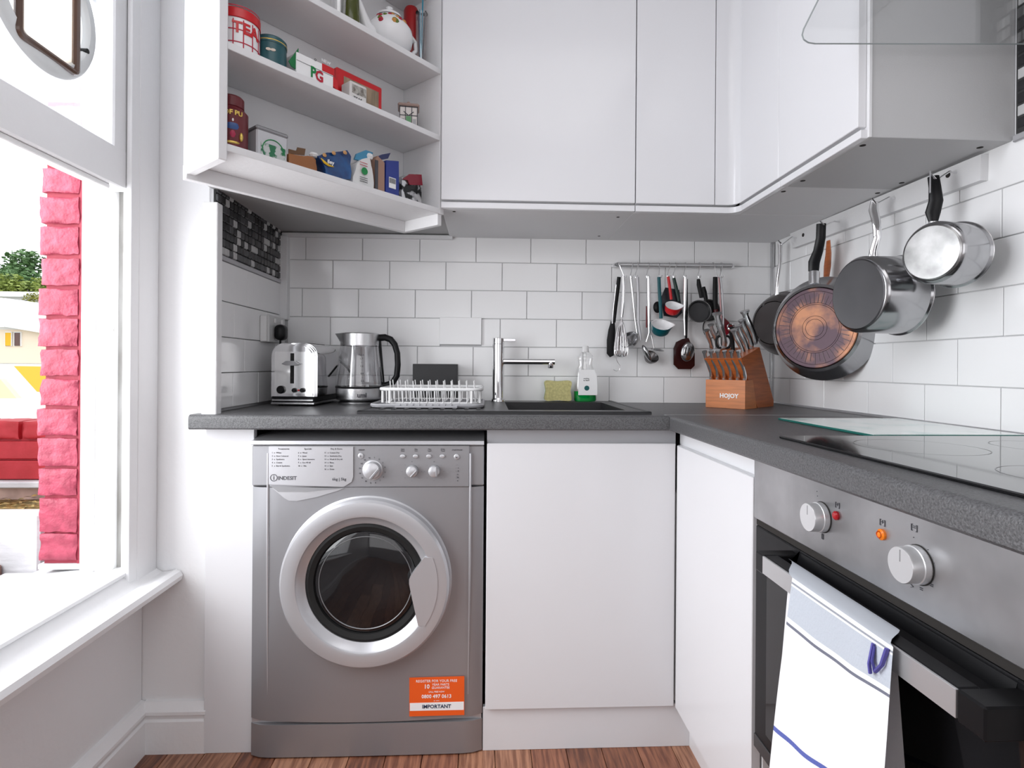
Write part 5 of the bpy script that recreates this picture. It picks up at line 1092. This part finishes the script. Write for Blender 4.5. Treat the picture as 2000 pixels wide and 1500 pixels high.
g = G(); P = [S_(px, py, .034) for px, py in ((786, 350), (799, 340), (823, 341), (825, 362), (800, 361), (796, 352))]; g.prism([(q.x, q.z) for q in P], 0, .003, MS @ frame((0, .036, 0), (1, 0, 0), (0, 0, 1), (0, -1, 0))); ob('red_top_band', g, mat('dark_red_foil', (.22, .005, .02), .25), t)
# upper shelf ------------------------------------------------------
zb_ = ZS[2]+TS+.0004
def rnd(px, py, d, k=2): return sloc(min(S_(px, py, d).x, SL-.023), d, k)
c = rnd(684, 20, .07); T = Matrix.Translation(c); t = thing('olive_bottle', 'dark olive green bottle beside the teapot', 'bottle', c)
g = G(); g.lathe([(0, 0), (.024, 0), (.026, .004), (.024, .06), (.022, .12), (.010, .15), (.010, .17), (0, .17)], 28, T, cap=False); ob('bottle_body', g, mat('olive_glass', (.06, .07, .005), .15), t); g = G(); g.lathe([(.0108, .155), (.0108, .178), (0, .178)], 16, T, cap=False); ob('cap', g, M_gold, t)
c = rnd(660, 8, .05); T = Matrix.Translation(c); t = thing('drinking_glass', 'clear tumbler on the upper shelf beside the olive bottle', 'glass', c)
g = G(); g.lathe([(0, .0), (.018, 0), (.022, .10), (.0205, .10), (.017, .005), (0, .005)], 28, T, cap=False); ob('tumbler', g, M_glass, t)
# teapot
c = rnd(760, 62, .07); t = thing('teapot', 'white china teapot painted with red roses', 'teapot', c); T = Matrix.Translation(c) @ Matrix.Scale(1.16, 4); M_ch = mat('white_china', (.84, .84, .85), .12)
s = 1.0
g = G(); g.lathe([(0, 0), (.030, 0), (.032, .004), (.044, .014), (.054, .030), (.058, .046), (.055, .062), (.044, .078), (.032, .088), (.030, .092)], 48, T, cap=False); ob('pot_body', g, M_ch, t)
g = G(); g.lathe([(.033, .091), (.030, .098), (.016, .106), (.006, .110), (.009, .118), (0, .122)], 32, T, cap=False); ob('lid', g, M_ch, t)
Ms_ = T @ Matrix.Rotation(SA*-1+PI/2, 4, 'Z')
g = G(); g.tube([(-.044, 0, .030), (-.066, 0, .042), (-.078, 0, .066), (-.092, 0, .092), (-.100, 0, .098)], [.019, .014, .010, .008, .007], 14, M=Ms_); ob('spout', g, M_ch, t)
g = G(); g.tube([(.046, 0, .072), (.066, 0, .082), (.084, 0, .072), (.086, 0, .052), (.072, 0, .036), (.05, 0, .030)], .0055, 10, M=Ms_); ob('handle', g, M_ch, t)
M_rose = mat('rose_red_glaze', (.40, .01, .03), .3); M_leaf = mat('leaf_glaze', (.12, .18, .02), .3); M_rg = mat('ochre_glaze', (.55, .25, .05), .3)
a0 = toward(c); rr2 = random.Random(3)
for i in range(13):
    a = a0+rr2.uniform(-.9, .9); hz = rr2.uniform(.058, .088); rr_ = .056-(hz-.05)*(hz-.03)*14; 
    g = G(); g.ball((rr_*math.cos(a), rr_*math.sin(a), hz), .0075, .0075, .007, 8, T); ob('painted_rose' if i % 3 == 0 else 'painted_leaf', g, (M_rose, M_leaf, M_rg)[i % 3], t)
c = rnd(803, 60, .10); T = Matrix.Translation(c); t = thing('red_mug', 'red cylinder mug half hidden behind the teapot handle', 'mug', c)
zt = zpix(805, 16, c)-c.z; g = G(); g.lathe([(0, 0), (.019, 0), (.0225, .006), (.0225, zt-.012), (.018, zt-.002), (0, zt)], 28, T, cap=False); ob('mug_body', g, mat('matt_red', (.35, .008, .01), .35), t)
g = G(); g.lathe([(.0214, .004), (.0216, .012), (.0214, .014)], 28, T, cap=False); ob('base_band', g, mat('deep_red_band', (.18, .004, .006), .35), t)
c = rnd(831, 70, .06); T = Matrix.Translation(c); t = thing('brush_glass', 'clear glass holding blue brushes at the upper shelf end', 'glass', c)
zt = zpix(833, 28, c)-c.z; g = G(); g.lathe([(0, 0), (.015, 0), (.017, zt), (.0160, zt), (.014, .006), (0, .006)], 28, T, cap=False); ob('tumbler', g, M_glass, t)
M_bs = mat('light_blue_plastic', (.02, .30, .45), .3)
for i, (dx, dy, m, r_) in enumerate(((.002, 0, M_bs, .002), (-.004, .003, M_bld, .002), (.006, -.002, M_ink, .0022), (-.001, -.005, M_bs, .0015))):
    g = G(); g.tube([(dx*.4, dy*.4, .008), (dx*2.2, dy*2, zt+.006+.012*(i == 0)+.03*(i == 0))], r_, 8, M=T); solo('paint_brush', g, m, ['light blue straw, tallest in the brush glass', 'dark blue stick in the brush glass', 'black stick with silver top in the brush glass', 'thin light blue stick in the brush glass'][i], 'brush', 'sticks in the brush glass')
c2 = T @ Vector((0, 0, zt)); g = G(); g.tube([c2+ex*-.017+Vector((0, 0, -.004)), c2+ex*.0+Vector((0, 0, -.001)), c2+ex*.019+Vector((0, 0, .008))], [.0055, .003, .006], 8); solo('hair_clip', g, M_black, 'black clip lying across the mouth of the brush glass', 'clip')

# ================================================================== OUTSIDE
M_pink = mat('pink_painted_brick', (.36, .045, .085), .6, bump=1.0, bscale=42, bdist=.007, col2=(.25, .022, .05), vscale=34, detail=6)
M_pinkm = mat('pink_painted_mortar', (.26, .02, .04), .7, bump=.6, bscale=60)
M_redb = mat('red_painted_brick', (.40, .012, .022), .6, bump=.6, bscale=60, col2=(.34, .006, .012), vscale=20)
M_rend = mat('white_render', (.80, .80, .80), .7, bump=.3, bscale=30)
M_conc = mat('whitewashed_block', (.62, .62, .64), .8, bump=.6, bscale=25, var=.25, vscale=8, stretch=(1, 1, 4))
def rbrick(x0, x1, y0, y1, z0, z1, amp=.0035, cuts=6):
    bm = bmesh.new(); bmesh.ops.create_cube(bm, size=1); bmesh.ops.subdivide_edges(bm, edges=bm.edges[:], cuts=cuts, use_grid_fill=True); o = Vector((random.random()*9, random.random()*9, 0))
    for v in bm.verts:
        r = v.co.copy(); m = sorted((abs(r.x), abs(r.y), abs(r.z)))[1]; rd = 1-.10*max(0, m-.40)/.1
        q = Vector(((x0+x1)/2+r.x*(x1-x0), (y0+y1)/2+r.y*(y1-y0), (z0+z1)/2+r.z*(z1-z0)))
        if m > .45: q += (Vector(((x0+x1)/2, (y0+y1)/2, (z0+z1)/2))-q).normalized()*.004
        v.co = q+noise.noise_vector((q+o)*38)*amp+noise.noise_vector((q+o)*110)*amp*.5
    bm.verts.index_update(); g = G(); g.add([v.co.copy() for v in bm.verts], [[v.index for v in f.verts] for f in bm.faces]); bm.free(); return g
YBR = 1.49; z_ = lambda py: at(118, py, Y=YBR).z
bx0, bx1 = at(76, 600, Y=YBR).x, at(161, 600, Y=YBR).x
M_wbr = mat('haze_whitened_brick', (.62, .62, .62), .7, bump=.8, bscale=50, bdist=.01, col2=(.40, .39, .38), vscale=20, detail=6)  # bricks above the rail whitened in colour, the pane's haze painted in
bpier = thing('brick_pier', 'pink painted brick reveal just outside the open sash', 'brick pier', (-1.08, 1.6, .46))
g = G(); g.box(bx0+.012, bx1+.0, YBR+.008, 1.88, .507, 2.34); g.box(bx1-.012, bx1+.002, YBR+.004, YBR+.02, .507, 2.34); ob('mortar', g, [M_pinkm], bpier)
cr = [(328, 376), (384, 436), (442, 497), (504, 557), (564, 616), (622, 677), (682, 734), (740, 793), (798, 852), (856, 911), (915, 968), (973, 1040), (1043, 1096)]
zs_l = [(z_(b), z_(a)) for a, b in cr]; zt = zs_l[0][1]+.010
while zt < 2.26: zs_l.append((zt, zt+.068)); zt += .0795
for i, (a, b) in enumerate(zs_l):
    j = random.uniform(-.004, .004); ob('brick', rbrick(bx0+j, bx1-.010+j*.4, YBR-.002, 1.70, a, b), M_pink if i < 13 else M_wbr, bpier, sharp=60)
g = G(); g.box(bx0, bx1+.01, YBR, 1.6, .507, .522, .003); ob('mortar_footing', g, M_conc, bpier)
# outer stone sill beyond the sash
g = G(); g.box(-1.30, -1.166, .1, 1.6, .40, .462, .004); solo('window_ledge', g, M_rend, 'white outer window ledge below the brick pier', 'ledge')
# garden wall
YG = 1.86; gz = lambda py: at(40, py, Y=YG).z; gx1 = at(79, 880, Y=YG).x
gw = thing('garden_wall', 'low red painted brick garden wall seen through the open sash', 'wall', (-1.8, 1.9, .6))
g = G(); g.box(-3.0, gx1+.02, YG+.01, YG+.10, .30, gz(822)-.01); ob('wall_core', g, M_redb, gw)
xx = [at(p, 840, Y=YG).x for p in (-170, -110, -40, 42, 110)]
for a, b in zip(xx, xx[1:]): ob('brick', rbrick(a+.004, min(b, gx1+.1)-.004, YG-.004, YG+.09, gz(860)+.003, gz(822)), M_redb, gw, sharp=60)
g = G(); g.box(-3.0, gx1+.02, YG-.002, YG+.09, gz(898)+.002, gz(862), .003); g.box(-3.0, gx1+.02, YG-.004, YG+.09, gz(936), gz(900), .003); ob('painted_course', g, M_redb, gw)
g = G(); g.box(-3.0, gx1+.02, YG-.03, YG+.02, gz(950), gz(938), .003); ob('ledge', g, M_conc, gw)
g = G(); g.box(-3.0, gx1+.02, YG-.005, YG+.02, .25, gz(952)); ob('trough_back', g, mat('dusty_pink_render', (.55, .38, .32), .8, bump=.4, bscale=20, var=.4, vscale=12), gw)
YP2 = 1.62; pz = lambda py: at(40, py, Y=YP2).z
g = G(); g.box(-3.0, at(76, 1050, Y=YP2).x, YP2, YP2+.06, .30, pz(1004), .006); solo('planter_block', g, M_conc, 'whitewashed concrete block in front of the red garden wall', 'planter')
g = G(); g.box(-3.0, -1.32, YP2-.25, YP2-.002, .33, pz(1101), .004); solo('timber_strip', g, mat('weathered_brown_timber', (.20, .12, .10), .8, bump=.5, bscale=30, stretch=(1, 12, 12)), 'weathered brown timber strip below the whitewashed block', 'timber')
g = G(); rr2 = random.Random(5)
for i in range(420):
    p = Vector((rr2.uniform(-2.3, -1.25), rr2.uniform(YP2+.075, YG-.02), pz(1004)-.012+rr2.uniform(0, .016))); M = Matrix.Translation(p) @ Matrix.Rotation(rr2.uniform(0, 6), 4, 'Z') @ Matrix.Rotation(rr2.uniform(-.8, .8), 4, 'X'); g.add([(-.012, 0, 0), (0, -.004, .001), (.012, 0, 0), (0, .004, .001)], [[0, 1, 2, 3]], M)
g.box(-3.0, -1.25, YP2+.064, YG-.008, .302, pz(1004)-.014)
o = solo('fallen_leaves', g, mat('dry_leaf_litter', (.45, .30, .10), .8, col2=(.12, .10, .03), vscale=45), 'dry brown fallen leaves in the gap behind the white block', 'leaves', sharp=0); o['kind'] = 'stuff'
# ground outside, then the neighbouring house, trees
g = G(); g.box(-6.0, -1.2, -8, 4, -.2, .30); struct('ground', g, M_conc)
g = G(); g.box(-200, -1.3, -60, 200, -3.4, -3.2); struct('ground', g, mat('pale_garden_ground', (.30, .30, .24), .9, var=.4, vscale=.6))
YH = 30.0; hz_ = lambda px, py, y=YH: at(px, py, Y=y)
M_hw = mat('cream_house_render', (.85, .72, .58), .8); M_hww = mat('white_house_render', (.85, .85, .85), .8)
hs = thing('white_house', 'white house with cream upper wall beyond the garden', 'house', hz_(30, 820)+Vector((-2, 1, -4)))
xl_, xr_ = hz_(-120, 640).x, hz_(140, 640).x
def hbox(y, p0, p1, q0, q1, dpt=.5, nm='wall', m=M_hww, parent=hs):
    a = hz_(p0, q1, y); b = hz_(p1, q0, y); g = G(); g.box(a.x, b.x, y, y+dpt, a.z, b.z); return ob(nm, g, m, parent)
hbox(YH, -150, 150, 640, 840, 6, 'wall', M_hww); g = hbox(YH-.05, -150, 150, 645, 708, .1, 'cream_wall', M_hw)
a, b = hz_(-150, 560), hz_(150, 645); 
for i in range(1): 
    P = [hz_(px, py, YH-.5) for px, py in ((-150, 560), (20, 592), (80, 606), (150, 620), (150, 662), (20, 640), (-150, 612))]
    g = G(); g.prism([(q.x, q.z) for q in P], 0, 7, frame((0, YH-.5, 0), (1, 0, 0), (0, 0, 1), (0, 1, 0))); ob('roof', g, M_hww, hs)
M_yel = mat('yellow_curtain', (.80, .45, .02), .7)
for (p0, p1, m, nm) in ((9, 22, M_yel, 'window'), (27, 40, mat('dark_window_glass', (.10, .04, .03), .2), 'window')):
    w1 = hbox(YH-.12, p0, p1, 649, 675, .1, nm, m); hbox(YH-.14, p0-.6, p0+.6, 648, 676, .1, 'window_frame', M_hww, w1); hbox(YH-.14, p1-.6, p1+.6, 648, 676, .1, 'window_frame', M_hww, w1); hbox(YH-.14, p0, p1, 648, 649.5, .1, 'window_frame', M_hww, w1)
P = [hz_(px, py, 26) for px, py in ((27, 715), (150, 717), (150, 775), (72, 765))]; g = G(); g.prism([(q.x, q.z) for q in P], 0, .3, frame((0, 26, 0), (1, 0, 0), (0, 0, 1), (0, 1, 0))); ob('yellow_gable', g, mat('yellow_render', (.85, .52, .06), .8), hs)
P = [hz_(px, py, 26.2) for px, py in ((-60, 735), (0, 740), (32, 778), (-60, 778))]; g = G(); g.prism([(q.x, q.z) for q in P], 0, .3, frame((0, 26.2, 0), (1, 0, 0), (0, 0, 1), (0, 1, 0))); ob('yellow_gable', g, mat('pale_yellow_render', (.85, .74, .48), .8), hs)
hs2 = thing('flat_roof_building', 'low pale building in front of the distant trees', 'building', hz_(50, 600, 45))
a = hz_(8, 640, 45); b = hz_(160, 572, 45); g = G(); g.box(a.x, b.x, 45, 52, a.z-4, b.z-.4); ob('wall', g, mat('pale_grey_render', (.55, .55, .53), .8), hs2); g = G(); g.box(a.x-.3, b.x, 44.7, 52, b.z-.4, b.z, .05); ob('flat_roof', g, M_hww, hs2)
def tree(nm, label, px, py0, py1, y, wpx, m, n, seed, cols=9):
    rr = random.Random(seed); top = at(px, py0, Y=y); bot = at(px, py1, Y=y); hgt = top.z-bot.z; wid = wpx/1110*y
    t = thing(nm, label, 'tree', Vector((top.x, y, -3.2))); g = G()
    cl = [Vector((top.x+rr.uniform(-.5, .5)*wid, y+rr.uniform(-.4, .4)*wid, bot.z+hgt*rr.uniform(.15, .86))) for _ in range(cols)]
    for i in range(n):
        c = cl[i % cols]; v = Vector((rr.gauss(0, 1), rr.gauss(0, 1), rr.gauss(0, 1))).normalized()*wid*.22*rr.random()**.4; v.z *= .7
        s = wid*.022*rr.uniform(.6, 1.3); M = Matrix.Translation(c+v) @ Matrix.Rotation(rr.uniform(0, 6), 4, 'Z') @ Matrix.Rotation(rr.uniform(-1.3, 1.3), 4, 'X'); g.add([(-s, -s*.5, 0), (s, -s*.5, 0), (s*.6, s*.7, 0), (-s*.6, s*.7, 0)], [[0, 1, 2, 3]], M)
    o = ob('foliage', g, m, t, sharp=0); o['kind'] = 'stuff'
    g = G(); b0 = Vector((top.x, y, -3.2)); g.tube([b0, Vector((top.x, y, bot.z+hgt*.5))], [wid*.03, wid*.012], 8)
    for c in cl: g.tube([Vector((top.x, y, bot.z+hgt*.1)), c.lerp(Vector((top.x, y, bot.z+hgt*.3)), .5), c], [wid*.012, wid*.008, wid*.004], 6)
    ob('trunk', g, mat('grey_bark_%d' % seed, (.12, .10, .10), .8), t)
M_fo = mat('mid_green_foliage', (.13, .24, .09), .7, col2=(.07, .14, .05), vscale=.5); M_fo2 = mat('yellow_green_foliage', (.32, .38, .08), .7, col2=(.16, .22, .05), vscale=.5)
tree('leafy_tree', 'green leafy tree with open crown above the pale roofs', 45, 500, 600, 62, 150, M_fo, 7000, 1)
tree('leafy_tree', 'darker sparse tree at the very edge of the window view', -8, 498, 600, 85, 90, M_fo, 3000, 2, 6)
tree('bushy_tree', 'yellow-green bushy tree just above the flat roof', 55, 542, 590, 47, 130, M_fo2, 4500, 3, 7)
tree('bushy_tree', 'low ochre-green shrub along the white roof edge', 18, 566, 612, 39, 70, mat('ochre_foliage', (.42, .36, .05), .7, col2=(.2, .22, .04), vscale=.6), 1500, 4, 6)
